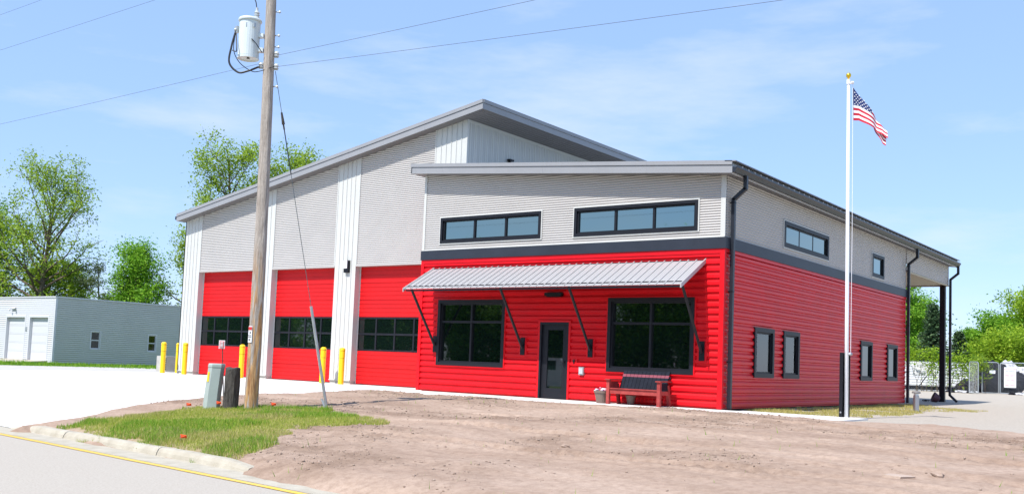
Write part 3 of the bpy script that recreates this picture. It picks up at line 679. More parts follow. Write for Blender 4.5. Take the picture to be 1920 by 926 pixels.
# overhead doors: sections, glazed band of 4 x 2 panes
YD = YG+.27
dmap = lambda u, z, d: (u, YD-d, z)
for (a, b) in ((GX[1], GX[2]), (GX[3], GX[4]), (GX[5], GX[6])):
    mb = MB(); mb.mbox(dmap, a, b, 0, .018, -.05, .008); mb.mbox(dmap, a, b, 1.19, 2.41, -.08, -.05); dr = part(mb, 'bay_door', 'black')
    for j in range(7):
        if j in (2, 3): continue
        mb = MB(); z0 = .02 if j == 0 else j*.6+.003; z1 = (j+1)*.6-.003 if j < 6 else GZP+.02
        mb.mbox(dmap, a, b, z0, z1, -.05, -.004)
        for q in range(4):
            c = z0+(z1-z0)*(q+.5)/4; mb.mbox(dmap, a, b, c-.05, c+.05, -.01, .008)
        part(mb, 'door_section', 'red_door', dr)
    cw = (b-a)/4
    for q in range(5):
        x = a+q*cw; mb = MB(); mb.mbox(dmap, max(a, x-.035), min(b, x+.035), 1.203, 2.397, -.05, .004); part(mb, 'stile', 'frame', dr)
    for z0, z1 in ((1.203, 1.26), (1.765, 1.835), (2.34, 2.397)):
        for q in range(4): mb = MB() if q == 0 else mb; mb.mbox(dmap, a+q*cw+.035, a+(q+1)*cw-.035, z0, z1, -.05, .0)
        part(mb, 'rail', 'frame', dr)
    for q in range(4):
        for z0, z1 in ((1.26, 1.765), (1.835, 2.34)):
            mb = MB(); mb.mbox(dmap, a+q*cw+.035, a+(q+1)*cw-.035, z0, z1, -.035, -.025); part(mb, 'pane', 'glass', dr)
    for s, x in ((1, a), (-1, b)):
        mb = MB(); mb.mbox(dmap, min(x, x+s*.03), max(x, x+s*.03), 0.02, GZP, .004, .02); part(mb, 'weather_strip', 'white', dr)

# ------------------------------------------------------------------ bollards and small things on the apron
def bollard(x, y, label, z=None):
    z = gzf(x, y) if z is None else z
    t = thing('bollard', label, 'bollard', (x, y, z), 'yellow bollards at the bay doors')
    mb = MB(); mb.lathe((x, y, z), [(.098, -.05), (.098, .90)], 18); part(mb, 'post', 'yellow', t, smooth=False)
    mb = MB(); mb.lathe((x, y, z), [(.094, .89), (.094, .912)], 18); part(mb, 'joint', 'band', t)
    mb = MB(); mb.lathe((x, y, z), [(.103, .91), (.103, 1.16)], 18); part(mb, 'sleeve', 'yellow', t)
    mb = MB(); mb.lathe((x, y, z), [(.097, 1.16), (.097, 1.175)], 18); part(mb, 'joint', 'band', t)
    mb = MB(); mb.lathe((x, y, z), [(.106, 1.172), (.106, 1.22), (.09, 1.255), (.05, 1.275), (.01, 1.28)], 18); part(mb, 'cap', 'yellow', t)
    return t
bollard(-25.27, 1.0, 'yellow bollard nearest the grey shed, outermost of its pair')
bollard(-26.4, 2.5, 'yellow bollard in front of the louvred cabinet')
bollard(-23.80, 1.0, 'yellow bollard before the white pier at the far corner of the hall')
bollard(-20.22, 1.0, 'yellow bollard seen just beside the utility pole')
bollard(-15.72, 1.0, 'yellow bollard partly behind the guy wire guard')
bollard(-14.77, 1.0, 'yellow bollard before the pier with the wall lamp')
t = thing('condenser_cabinet', 'pale louvred metal cabinet beside the fire station corner', 'cabinet', (-28.1, 3.2, 0))
mb = MB(); mb.box(-28.55, -27.85, 2.9, 3.5, 0, .68); part(mb, 'casing', 'pier_conc', t)
for j in range(7):
    mb = MB(); mb.box(-28.0, -27.83, 2.885, 2.905, .08+j*.078, .12+j*.078); part(mb, 'louvre', 'black', t)

# ------------------------------------------------------------------ bench and pots on the walk
bn = thing('garden_bench', 'faded red wooden bench with navy slatted back under the office window', 'bench', (-2.1, -.5, .006))
def wb(mb, x0, x1, y0, y1, z0, z1): return mb.box(x0, x1, y0, y1, z0, z1)
BX0, BX1 = -2.86, -1.36
for x in (BX0, BX1):
    mb = MB(); wb(mb, x-.045, x+.045, -.80, -.71, .006, .63); part(mb, 'leg', 'bench', bn)
    mb = MB(); mb.hexa([(x-.04, -.24, .006), (x+.04, -.24, .006), (x+.04, -.16, .006), (x-.04, -.16, .006), (x-.04, -.36, .55), (x+.04, -.36, .55), (x+.04, -.28, .55), (x-.04, -.28, .55)]); part(mb, 'leg', 'bench', bn)
    mb = MB(); wb(mb, x-.075, x+.075, -.84, -.22, .632, .662); part(mb, 'armrest', 'bench', bn)
    mb = MB(); wb(mb, x-.035, x+.035, -.71, -.26, .30, .40); part(mb, 'side_rail', 'bench', bn)
    mb = MB(); wb(mb, x-.02 if x > -2 else x-.02, x+.02, -.70, -.30, .42, .60); part(mb, 'arm_panel', 'bench_b' if x > -2 else 'bench', bn)
for j in range(5):
    mb = MB(); y = -.79+j*.105; wb(mb, BX0+.05, BX1-.05, y, y+.092, .405+(-.012*j), .43+(-.012*j)); part(mb, 'seat_slat', 'bench', bn)
mb = MB(); wb(mb, BX0+.045, BX1-.045, -.76, -.72, .28, .40); part(mb, 'apron_rail', 'bench', bn)
nS = 12
for j in range(nS):
    x0 = BX0+.06+(BX1-BX0-.12)*j/nS; x1 = x0+(BX1-BX0-.12)/nS-.008; tl = .30*1
    def bk(z0, z1, m):
        yb = lambda z: -.30+.26*(z-.35)/.55
        mb = MB(); mb.hexa([(x0, yb(z0)-.022, z0), (x1, yb(z0)-.022, z0), (x1, yb(z0), z0), (x0, yb(z0), z0), (x0, yb(z1)-.022, z1), (x1, yb(z1)-.022, z1), (x1, yb(z1), z1), (x0, yb(z1), z1)])
        return part(mb, 'back_slat', m, bn)
    bk(.36, .735, 'bench_b'); bk(.736, .805, 'bench_m'); bk(.806, .90+.004*(j % 2), 'bench_b')
mb = MB(); wb(mb, BX0+.03, BX1-.03, -.10, -.07, .70, .77); part(mb, 'back_rail', 'bench_b', bn)
def pot(x, y, z, r, h, m, label, flowers=True, name='flower_pot', smooth=True):
    t = thing(name, label, 'flower pot', (x, y, z))
    mb = MB(); mb.lathe((x, y, z), [(r*.66, 0), (r*.78, h*.35), (r*.93, h*.80), (r*.95, h*.82), (r*1.04, h*.84), (r*1.06, h), (r*.96, h), (r*.9, h*.86), (r*.2, h*.85)], 20); part(mb, 'bowl', m, t, smooth=False)
    mb = MB(); mb.lathe((x, y, z), [(r*.9, h*.84), (r*.6, h*.90), (.01, h*.92)], 14); part(mb, 'compost', 'soil', t)
    if flowers:
        q = random.Random(4)
        for i in range(26):
            a = q.uniform(0, 6.28); rr = r*.95*math.sqrt(q.random()); c = (x+rr*math.cos(a), y+rr*math.sin(a), z+h*.95+.06*(1-rr/r)+q.uniform(0, .045))
            mb = MB(); mb.blob(c, .034, i, 6, 4, .35, (1, 1, .7)); part(mb, 'blossom', ['petal_w', 'petal_w', 'petal_r', 'petal_p'][i % 4], t)
    return t
pot(-3.14, -.62, .006, .21, .33, 'pot', 'taupe pot of pink and white flowers beside the bench')
pot(-2.42, -.34, .006, .13, .24, 'pot', 'small empty taupe pot under the bench', False)

# ------------------------------------------------------------------ flagpole and flag
FX, FY = 3.02, .30
fp = thing('flagpole', 'tall white flagpole with gold ball standing on the walk end', 'flagpole', (FX, FY, .006))
mb = MB(); mb.tube([(FX+.035, FY, .006), (FX+.02, FY, 2.5), (FX-.02, FY, 8.14)], [.048, .046, .036], 14); part(mb, 'shaft', 'alu', fp, smooth=True)
mb = MB(); mb.box(FX-.105, FX-.03, FY-.10, FY+.08, .006, 1.53); mb.box(FX-.03, FX+.09, FY+.062, FY+.085, .006, 1.53); part(mb, 'base_channel', 'black', fp)
mb = MB(); mb.lathe((FX-.065, FY-.10, .12), [(.022, 0), (.022, .012)], 8, (0, -1, 0)); part(mb, 'bolt', 'chrome', fp)
mb = MB(); mb.lathe((FX-.02, FY, 8.14), [(.02, 0), (.02, .04), (.045, .06), (.062, .10), (.058, .14), (.03, .17), (.005, .178)], 14); part(mb, 'ball', 'gold', fp, smooth=True)
mb = MB(); mb.lathe((FX-.02, FY, 8.03), [(.05, 0), (.05, .11)], 12); mb.lathe((FX+.07, FY, 8.06), [(.035, -.03), (.035, .03)], 12, (cr_.x, cr_.y, 0)); part(mb, 'truck', 'alu', fp)
mb = MB(); mb.tube([(FX+.075, FY+.03, 8.03), (FX+.10, FY+.05, 4.5), (FX+.11, FY+.03, 1.52)], .006, 4); part(mb, 'halyard', 'fwhite', fp)
mb = MB(); mb.lathe((FX+.10, FY+.02, 1.50), [(.03, -.05), (.045, 0), (.03, .05)], 8, (cr_.x, cr_.y, 0)); part(mb, 'cleat', 'chrome', fp)
# flag hanging in a light breeze: hoist on the halyard, fly end drooping and folded
def flag():
    base = Vector((FX, FY, 0)); rx = Vector((cr_.x, cr_.y, 0)); dp = Vector((-cr_.y, cr_.x, 0))
    def P(u, v):                               # upper fly folds over behind the lower stripes
        sx = .09+.02*v+(1.15*u if u < .42 else .483+.60*(u-.42)); k = (sx-.09)/.84
        ztop = float(np.interp(sx, [.09, .35, .60, .86, 1.0], [7.97, 7.66, 7.36, 6.98, 6.85])); zbot = float(np.interp(sx, [.09, .25, .45, .62, .95], [7.14, 7.15, 7.05, 6.96, 6.72]))
        h = .83*(1-.30*k); v0 = max(0.0, 1-(ztop-zbot)/h); fold = .05*math.sin(u*11+1)*min(1, u*3)+.05*math.sin(u*23)*max(0, u-.4)
        if v >= v0: z = zbot+(1-v)*h; d = fold+.06*k*math.sin(3*v)
        else: z = zbot+(1-v0)*h-(v0-v)*h*.9; d = fold+.07+.05*(v0-v)
        return base+rx*sx+dp*d+Vector((0, 0, z))
    t = thing('flag', 'red white and blue striped flag with stars drooping from the flagpole', 'flag', (FX+.1, FY, 7.1))
    mb = MB(); nu, nv = 40, 78; base_i = {}
    for i in range(nu+1):
        for j in range(nv+1): base_i[i, j] = len(mb.v); mb.v.append(tuple(P(i/nu, j/nv)))
    for i in range(nu):
        for j in range(nv):
            s = j//6; mi = 2 if (s < 7 and i < 16) else (0 if s % 2 == 0 else 1)
            mb.f.append((base_i[i, j], base_i[i+1, j], base_i[i+1, j+1], base_i[i, j+1])); mb.mi.append(mi)
    part(mb, 'cloth', ['fred', 'fwhite', 'fblue'], t, fix=False, smooth=True)
    mb = MB()
    for r in range(9):
        for c in range(6 if r % 2 == 0 else 5):
            u = (.035+.066*c+(.033 if r % 2 else 0)); v = (r+.75)/9.4*.54; p = P(u, v)
            a = (P(u+.01, v)-p).normalized(); b = (P(u, v+.01)-p).normalized(); n = a.cross(b)
            for sg in (-1, 1):
                q = p+n*sg*.006; pts = []
                for k in range(10):
                    th = k*math.pi/5; rr = .022 if k % 2 == 0 else .010; pts.append(q+a*math.sin(th)*rr-b*math.cos(th)*rr)
                mb.quad(*pts)
    part(mb, 'star_field', 'fwhite', t, fix=False)['kind'] = 'stuff'
flag()

# ------------------------------------------------------------------ utility pole and its gear
PX, PY = -5.53, -10.30; PZ = dz(PX, PY)
def pax(z):                                   # pole axis with its slight bend
    k = (z-PZ)/8.6; off = .02*math.sin(k*3.0)-.07*k*k
    return Vector((PX+cr_.x*off, PY+cr_.y*off, z))
up_ = thing('utility_pole', 'tall weathered wooden utility pole standing in the grass patch', 'utility pole', (PX, PY, PZ))
mb = MB(); zs = [PZ-.2+i*.22 for i in range(56)]; n = 22; i0 = 0; q = random.Random(5)
for k, z in enumerate(zs):
    c = pax(z); r0 = .139-.0042*(z-PZ)
    for j in range(n):
        th = 2*math.pi*j/n; rr = r0*(1+.03*math.sin(3*th+z*.4)+.02*math.sin(7*th+z*.9)+q.uniform(-.018, .018)); mb.v.append((c.x+rr*math.cos(th), c.y+rr*math.sin(th), z))
for k in range(len(zs)-1):
    zc = zs[k]
    for j in range(n):
        a = k*n+j; b = k*n+(j+1) % n; mb.f.append((a, b, b+n, a+n))
        mb.mi.append(0)
mb.f.append(tuple((len(zs)-1)*n+j for j in range(n))); mb.mi.append(0)
part(mb, 'shaft', 'pole_wood', up_, fix=False, smooth=False)
vd = Vector((-cr_.y, cr_.x, 0))               # into the picture
rx = Vector((cr_.x, cr_.y, 0))
def pp(z, s, d=0.0): z = .986+(z-.986)*.932; p = pax(z)+rx*s*.932+vd*d*.932; return (p.x, p.y, z)
for z, s in ((7.62, .17), (7.34, .17), (7.36, -.17)):
    mb = MB()
    mb.lathe(pp(z, s, -.02), [(.035, -.05), (.055, -.03), (.035, -.01), (.055, .02), (.04, .05)], 10); mb.tube([pp(z-.06, s*.5, -.02), pp(z-.06, s*1.25, -.02)], .016, 5); mb.tube([pp(z+.06, s*.5, -.02), pp(z+.06, s*1.25, -.02)], .016, 5)
    part(mb, 'insulator', 'porcelain', up_)
for z in (8.06, 7.80, 8.6, 6.9):
    mb = MB(); mb.tube([pp(z, .1, 0), pp(z, .23, 0)], .014, 5); mb.lathe(pp(z, .19, 0), [(.03, 0), (.03, .02)], 6, tuple(rx)); part(mb, 'bolt', 'galv', up_)
mb = MB(); zc = .98; a0 = pax(zc+.0); mb2 = []
def pole_plate(z0, z1, th0, th1, r, m, name):
    mb = MB(); k = 5
    for i in range(k):
        ta = th0+(th1-th0)*i/k; tb = th0+(th1-th0)*(i+1)/k; c0, c1 = pax(z0), pax(z1)
        f = lambda c, t, rr: (c.x+rr*math.cos(t), c.y+rr*math.sin(t), c.z)
        mb.hexa([f(c0, ta, r), f(c0, tb, r), f(c0, tb, r+.004), f(c0, ta, r+.004), f(c1, ta, r), f(c1, tb, r), f(c1, tb, r+.004), f(c1, ta, r+.004)])
    return mb
thc = math.atan2(-cF.y, -cF.x)
nb = thing('warning_placard', 'small white placard with red header fixed to the utility pole', 'placard', (PX, PY, 1.2))
z0 = PZ+1.36
part(pole_plate(z0, z0+.33, thc-.95, thc-.22, .144, 'sign_w', ''), 'plate', 'sign_w', nb)
part(pole_plate(z0+.25, z0+.315, thc-.91, thc-.26, .149, '', ''), 'header', 'sign_r', nb)
for zz, hh, a, b in ((.18, .035, -.62, -.42), (.135, .012, -.85, -.32), (.105, .012, -.85, -.32), (.06, .012, -.75, -.42), (.035, .012, -.75, -.42)):
    part(pole_plate(z0+zz, z0+zz+hh, thc+a, thc+b, .149, '', ''), 'print_line', 'ink', nb)
# transformer can hung on the left of the pole
tf = thing('transformer', 'pale grey pole-mounted transformer can high on the utility pole', 'transformer', pp(7.5, -.47))
c = pp(7.50, -.47)
mb = MB(); mb.lathe(c, [(.205, .03), (.215, 0.05), (.215, .80)], 28); part(mb, 'tank', 'xf', tf, smooth=False)
mb = MB(); mb.lathe(c, [(.16, .035), (.21, .0), (.22, .0), (.22, .04)], 28); part(mb, 'base_ring', 'xf', tf)
mb = MB(); mb.lathe((c[0], c[1], c[2]+.03), [(.03, -.02), (.03, .0)], 8); part(mb, 'drain_plug', 'stump', tf)
mb = MB(); mb.lathe(c, [(.238, .79), (.245, .815), (.225, .85), (.12, .875), (.01, .88)], 28); part(mb, 'lid', 'xf', tf)
bc = pp(8.34, -.31, -.02)
mb = MB(); mb.lathe(bc, [(.03, 0)]+[(.062 if k % 2 else .04, .03+k*.024) for k in range(9)]+[(.025, .26), (.025, .31)], 12); part(mb, 'bushing', 'porcelain', tf)
for z in (8.05, 7.72):
    mb = MB(); p, q2 = Vector(pp(z, -.28)), Vector(pp(z, -.13)); mb.hexa([p-vd*.07+Vector((0, 0, -.05)), q2-vd*.07+Vector((0, 0, -.05)), q2+vd*.07+Vector((0, 0, -.05)), p+vd*.07+Vector((0, 0, -.05)), p-vd*.07+Vector((0, 0, .03)), q2-vd*.07+Vector((0, 0, .03)), q2+vd*.07+Vector((0, 0, .03)), p+vd*.07+Vector((0, 0, .03))]); part(mb, 'hanger', 'xf', tf)
mb = MB(); mb.lathe(pp(8.14, -.74, -.05), [(.03, -.03), (.045, 0), (.03, .04)], 8, tuple(-rx)); mb.box(*[f for p in [pp(8.16, -.72, -.05)] for f in (p[0]-.05, p[0]+.03, p[1]-.03, p[1]+.03, p[2]-.08, p[2]+.06)]); part(mb, 'terminal', 'galv', tf)
for zt, st_ in ((8.22, -.47), (8.22, -.30)):
    mb = MB(); p = pp(zt, st_, -.21); mb.box(p[0]-.02, p[0]+.02, p[1]-.02, p[1]+.02, p[2]-.05, p[2]+.04); part(mb, 'lid_clamp', 'galv', tf)
mb = MB(); mb.tube([pp(7.9, -.35, -.21), pp(7.80, -.25, -.20), pp(7.62, -.13, -.12)], .010, 5); part(mb, 'ground_lead', 'cable', tf)
def curve(pts, n=24):                          # Catmull-Rom through points
    P_ = [Vector(p) for p in pts]; P_ = [P_[0]*2-P_[1]]+P_+[P_[-1]*2-P_[-2]]; out = []
    for i in range(1, len(P_)-2):
        for k in range(n):
            t = k/n; a, b, c_, d = P_[i-1:i+3]
            out.append(.5*((2*b)+(c_-a)*t+(2*a-5*b+4*c_-d)*t*t+(3*b-a-3*c_+d)*t**3))
    return out+[P_[-2]]
for pts, r in (([pp(8.10, -.76, -.05), pp(7.75, -.83, -.08), pp(7.38, -.86, -.1), pp(7.17, -.66, -.1), pp(7.20, -.45, -.1), pp(7.34, -.17, -.05)], .022),
               ([pp(8.08, -.77, -.02), pp(7.7, -.80, 0), pp(7.42, -.66, 0), pp(7.24, -.40, 0), pp(7.22, -.2, -.05), pp(7.32, .15, -.14)], .009),
               ([pp(8.05, -.74, -.06), pp(7.65, -.66, -.25), pp(7.62, -.70, -.15), pp(7.66, -.80, -.1)], .012),
               ([pp(8.65, -.31, -.02), pp(8.82, -.34, -.02), pp(9.05, -.45, 0), pp(9.6, -.30, 0), pp(10.2, -.12, 0)], .011)):
    mb = MB(); mb.tube(curve(pts, 8), r, 5); part(mb, 'lead_cable', 'cable', tf, smooth=True)
# guy wire with its guard
gw = thing('guy_wire', 'steel guy wire with grey plastic guard anchored in the dirt', 'guy wire', (-4.93, -8.78, -.15))
gA = Vector(pp(7.25, .15, 0)); gB = Vector((-4.93, -8.78, dz(-4.93, -8.78)-.05)); gl = lambda t: gA+(gB-gA)*t
mb = MB(); mb.tube([gl(0), gl(1)], .007, 5); part(mb, 'strand', 'wire', gw)
mb = MB(); mb.tube([gl(.12), gl(.155)], [.02, .035], 6); mb.tube([gl(.155), gl(.17)], .018, 6); part(mb, 'grip', 'stump', gw)
mb = MB(); mb.tube([gl(.17), gl(.3)], .012, 5); part(mb, 'strain_rod', 'cable', gw)
mb = MB(); mb.tube([gl(.69), gl(.996)], .031, 8); part(mb, 'guard', 'galv', gw)
mb = MB(); p = gl(.985); mb.tube([(p.x-.06, p.y-.02, p.z+.10), (p.x-.02, p.y, p.z-.06)], .025, 5); mb.tube([(p.x-.12, p.y-.03, p.z+.13), (p.x-.05, p.y, p.z-.05)], .018, 5); part(mb, 'anchor_rod', 'galv', gw)
# overhead lines
def wire(name, label, a, b, sag, r=.0042):
    a, b = Vector(a), Vector(b); pts = [a+(b-a)*(i/24)-Vector((0, 0, sag*4*(i/24)*(1-i/24))) for i in range(25)]
    mb = MB(); mb.tube(pts, r, 4); tag(mb.build(name, 'wire', origin=tuple(a)), label, 'power line', 'overhead lines on the utility pole')
wire('power_line', 'lowest thin line leaving the pole over the apron, level with the insulators', pp(7.42, -.16), (-75, -10.3, 7.75), .3)
wire('power_line', 'middle of the three lines crossing the sky over the grey shed', pp(9.72, -.12), (-75, -10.3, 9.75), .3)
wire('power_line', 'highest line, just clipping the top corner of sky over the shed', pp(10.82, -.1), (-75, -10.3, 10.8), .3)
wire('power_line', 'upper line rising steeply from the pole across the sky above the hall roof', pp(7.62, .20), (45, -10.3, 7.45), .25)
wire('power_line', 'lower line from the pole running longest across the sky above the office', pp(7.36, .20), (40, -3.4, 7.5), .25)

# ------------------------------------------------------------------ pedestal, stump, marker sign, marker flags
px_, py_ = -6.36, -10.60; pz_ = dz(px_, py_)
pd = thing('telecom_pedestal', 'pale green metal cable pedestal leaning beside the dark stump', 'pedestal', (px_, py_, pz_))
poly = [(-.17, -.10), (-.06, -.17), (.13, -.12), (.17, .06), (.08, .16), (-.13, .11)]
def ring(k, z, lx):
    k *= .92
    return [(px_+(cr_.x*a+vd.x*b)*k+cr_.x*lx, py_+(cr_.y*a+vd.y*b)*k+cr_.y*lx, z) for a, b in poly]
def loft(rings, name, m, parent):
    mb = MB(); k = len(rings[0])
    for r in rings: mb.v += r
    for i in range(len(rings)-1):
        for j in range(k): mb.f.append((i*k+j, i*k+(j+1) % k, (i+1)*k+(j+1) % k, (i+1)*k+j)); mb.mi.append(0)
    mb.f.append(tuple(range(k))[::-1]); mb.f.append(tuple((len(rings)-1)*k+j for j in range(k))); mb.mi += [0, 0]
    return part(mb, name, m, parent)
loft([ring(1.0, pz_-.05, -.03), ring(.98, pz_+.30, -.01), ring(.95, pz_+.86, .035)], 'body', 'ped', pd)
loft([ring(1.0, pz_+.85, .035), ring(1.0, pz_+.90, .04), ring(.92, pz_+.925, .04)], 'cap', 'ped', pd)
mb = MB(); a = Vector(ring(.975, pz_+.55, .012)[0]); b = Vector(ring(.975, pz_+.55, .012)[1]); d1 = (b-a).normalized(); nn = Vector((d1.y, -d1.x, 0)); nn = nn if nn.dot(cF) < 0 else -nn
a2 = a+d1*.025+nn*.004; mb.hexa([a2, a2+d1*.05, a2+d1*.05+nn*.003, a2+nn*.003, a2+Vector((.01, .01, .2)), a2+d1*.05+Vector((.01, .01, .2)), a2+d1*.05+nn*.003+Vector((.01, .01, .2)), a2+nn*.003+Vector((.01, .01, .2))]); part(mb, 'sticker', 'yellow', pd)
sx_, sy_ = -6.06, -10.40; sz_ = dz(sx_, sy_)
mb = MB(); n = 16
for k, z in enumerate([-.1, .05, .2, .35, .5, .65, .76, .83, .84]):
    for j in range(n):
        th = 2*math.pi*j/n; r = (.158-.012*k/8+.008*math.sin(5*th+k)+.006*math.sin(11*th))*(1 if z < .84 else .55); mb.v.append((sx_+r*math.cos(th)+cr_.x*.02*z, sy_+r*math.sin(th)+cr_.y*.02*z, sz_+z+(.02*math.sin(2*th+1) if z > .7 else 0)))
for k in range(8):
    for j in range(n): mb.f.append((k*n+j, k*n+(j+1) % n, (k+1)*n+(j+1) % n, (k+1)*n+j)); mb.mi.append(0)
mb.f.append(tuple(8*n+j for j in range(n))); mb.mi.append(0)
st = thing('wooden_stump', 'dark weathered cut-off post between the pedestal and the pole', 'post', (sx_, sy_, sz_)); part(mb, 'post', 'stump', st)
gx_, gy_ = -6.69, -10.13; g0 = dz(gx_, gy_)
sg = thing('marker_sign', 'small red and white sign on a thin rusty rod behind the pedestal', 'sign', (gx_, gy_, g0))
mb = MB(); mb.tube([(gx_+.02, gy_+.05, g0-.1), (gx_-.03, gy_-.05, 1.11)], .011, 5); part(mb, 'rod', 'stump', sg)
def board(c, wd, hh, m, parent, name='plate', th=.006, nx_=None, off=0):
    mb = MB(); r = rx; c = Vector(c)-vd*off
    mb.hexa([c-r*wd-vd*th+Vector((0, 0, -hh)), c+r*wd-vd*th+Vector((0, 0, -hh)), c+r*wd+Vector((0, 0, -hh)), c-r*wd+Vector((0, 0, -hh)), c-r*wd-vd*th+Vector((0, 0, hh)), c+r*wd-vd*th+Vector((0, 0, hh)), c+r*wd+Vector((0, 0, hh)), c-r*wd+Vector((0, 0, hh))]); return part(mb, name, m, parent)
cc = (gx_-.03, gy_-.06, 1.13); board(cc, .063, .088, 'sign_w', sg, off=.01); board(cc, .048, .072, 'ink_r', sg, 'panel', off=.018)
for k in range(4): board((cc[0], cc[1], cc[2]+.045-.03*k), .03, .007, 'sign_w', sg, 'print_line', off=.026)
for k, (x, y, lab) in enumerate(((-6.32, -11.27, 'orange marker flag on the dirt edge short of the pedestal'), (-6.10, -10.72, 'orange marker flag at the foot of the dark stump'), (-4.94, -10.28, 'orange marker flag in the grass just past the pole'), (-2.57, -14.02, 'orange marker flag lying low in the grass near the kerb'))):
    z = dz(x, y); t = thing('marker_flag', lab, 'marker flag', (x, y, z), 'orange utility marker flags'); h = .07 if k == 3 else .11
    mb = MB(); mb.tube([(x, y, z-.05), (x+.01, y, z+h+.05)], .003, 4); part(mb, 'stake', 'galv', t)
    mb = MB(); q = Vector((x, y, z+h)); mb.hexa([q, q+rx*.09+vd*.02, q+rx*.10+vd*.03, q+vd*.006, q+Vector((0, 0, .06)), q+rx*.10-vd*.01+Vector((0, 0, .045)), q+rx*.10+Vector((0, 0, .047)), q+vd*.006+Vector((0, 0, .06))]); part(mb, 'cloth', 'flag_o', t)

# ------------------------------------------------------------------ grass, clods, weeds
def blades(name, poly, n, m, hmin, hmax, wd, seed, zf, lean=.5, mask=None):
    r = np.random.RandomState(seed); P2 = np.array(poly); lo = P2.min(0)-.3; hi = P2.max(0)+.3
    X = r.uniform(lo[0], hi[0], n*3); Y = r.uniform(lo[1], hi[1], n*3); d = seg_dist(X, Y, poly)+.5*fbm(X*2.2, Y*2.2, 3)
    k = d > -.06
    if mask is not None: k &= mask(X, Y, r)
    X, Y = X[k][:n], Y[k][:n]; Z = zf(X, Y); k = len(X); h = r.uniform(hmin, hmax, k)*(.75+.9*np.clip(fbm(X*1.5+3, Y*1.5, 2)+.3, 0, 1))
    a = r.uniform(0, 2*np.pi, k); w_ = wd*r.uniform(.6, 1.3, k); l = h*lean*r.uniform(0, 1.2, k); b = r.uniform(0, 2*np.pi, k)
    v0 = np.stack([X-np.cos(a)*w_, Y-np.sin(a)*w_, Z-.015], 1); v1 = np.stack([X+np.cos(a)*w_, Y+np.sin(a)*w_, Z-.015], 1)
    v2 = np.stack([X+np.cos(b)*l, Y+np.sin(b)*l, Z+h], 1); V = np.concatenate([v0, v1, v2]); I = np.arange(k)
    return fast_mesh(name, V, np.stack([I, I+k, I+2*k], 1), m)
dzv = lambda X, Y: dirt_z(X, Y)[0]
tag(blades('grass', GRASS, 52000, 'blade', .025, .065, .006, 1, dzv), 'patch of short sunlit grass behind the kerb', 'grass', kind='stuff')
tag(blades('lush_grass', GRASS, 15000, 'blade_g', .035, .10, .007, 2, dzv, mask=lambda X, Y, r: (fbm(X*.9+5, Y*.9+2, 3) > .05)), 'greener tufts within the roadside grass patch', 'grass', kind='stuff')
tag(blades('dry_stalks', GRASS, 14000, 'blade_s', .03, .08, .006, 8, dzv, mask=lambda X, Y, r: (fbm(X*.8+25, Y*.8+12, 3) > .0)), 'dry straw-coloured blades through the roadside grass', 'grass', kind='stuff')
RLAWN = [(.15, .5), (1.5, .5), (2.4, .55), (2.9, 1.6), (3.1, 4), (3.0, 7), (2.6, 9.5), (3.6, 11.6), (3.2, 13.4), (1.4, 14), (.9, 16.4), (.15, 16.4)]
tag(blades('dry_grass', RLAWN, 15000, 'blade_d', .03, .08, .010, 3, lambda X, Y: gz(X, Y)-.03, mask=lambda X, Y, r: fbm(X*1.2, Y*1.2+9, 3) > -.18), 'thin dry grass along the shaded side wall', 'grass', kind='stuff')
FLAWN = [(-36.2, -9), (-35.3, -.5), (-35.5, 2), (-34.6, 4.3), (-33.5, 8), (-31, 16), (-31, 26), (-44.6, 26), (-44.6, 7), (-46, 6.0), (-60, 6.4), (-62, -9)]
tag(blades('lawn', FLAWN, 26000, 'blade_g', .06, .16, .03, 4, lambda X, Y: gz(X, Y)-.10), 'strip of mown lawn in front of the grey shed', 'grass', kind='stuff')
def rocks(name, n, seed, m, smin, smax, area, zf, mask=None):
    r = np.random.RandomState(seed); X = r.uniform(area[0], area[1], n*4); Y = r.uniform(area[2], area[3], n*4); k = (seg_dist(X, Y, DIRT) > .08)
    k &= r.rand(len(X)) < np.clip(fbm(X*.4+40, Y*.7+7, 2)*3.0+.2+.9*np.clip((-X-1)/6, 0, .5), .04, 1)
    k &= seg_dist(X, Y, GRASS) < -.1
    X, Y = X[k][:n], Y[k][:n]; Z = zf(X, Y); k = len(X); s = smin*(smax/smin)**(r.rand(k)**2.6)
    dirs = np.array([(1, 0, 0), (-1, 0, 0), (0, 1, 0), (0, -1, 0), (0, 0, .7), (0, 0, -.5)], float)
    V = (dirs[None]*(s[:, None, None]*r.uniform(.55, 1.3, (k, 6, 1)))+r.uniform(-.25, .25, (k, 6, 3))*s[:, None, None]+np.stack([X, Y, Z+s*.15], 1)[:, None]).reshape(-1, 3)
    f = np.array([(0, 2, 4), (2, 1, 4), (1, 3, 4), (3, 0, 4), (2, 0, 5), (1, 2, 5), (3, 1, 5), (0, 3, 5)]); Fc = (np.arange(k)[:, None, None]*6+f[None]).reshape(-1, 3)
    return fast_mesh(name, V, Fc, m)
tag(rocks('dirt_clods', 15000, 11, 'clod', .005, .032, (-11.5, 14, -16, -2.2), dzv), 'loose clods and pebbles strewn over the bare dirt', 'clods', kind='stuff')
WE = [(-1.2, -15.0), (13, -15.9), (13, -4.5), (-1, -3.2), (-9.8, -3.2), (-9.5, -9.5)]
tag(blades('sprouts', WE, 420, 'blade_g', .04, .13, .006, 6, dzv, mask=lambda X, Y, r: r.rand(len(X)) < .3), 'scattered single weeds sprouting from the dirt', 'weeds', kind='stuff')
mb = MB(); x, y = 7.44, -11.36; z = dz(x, y)
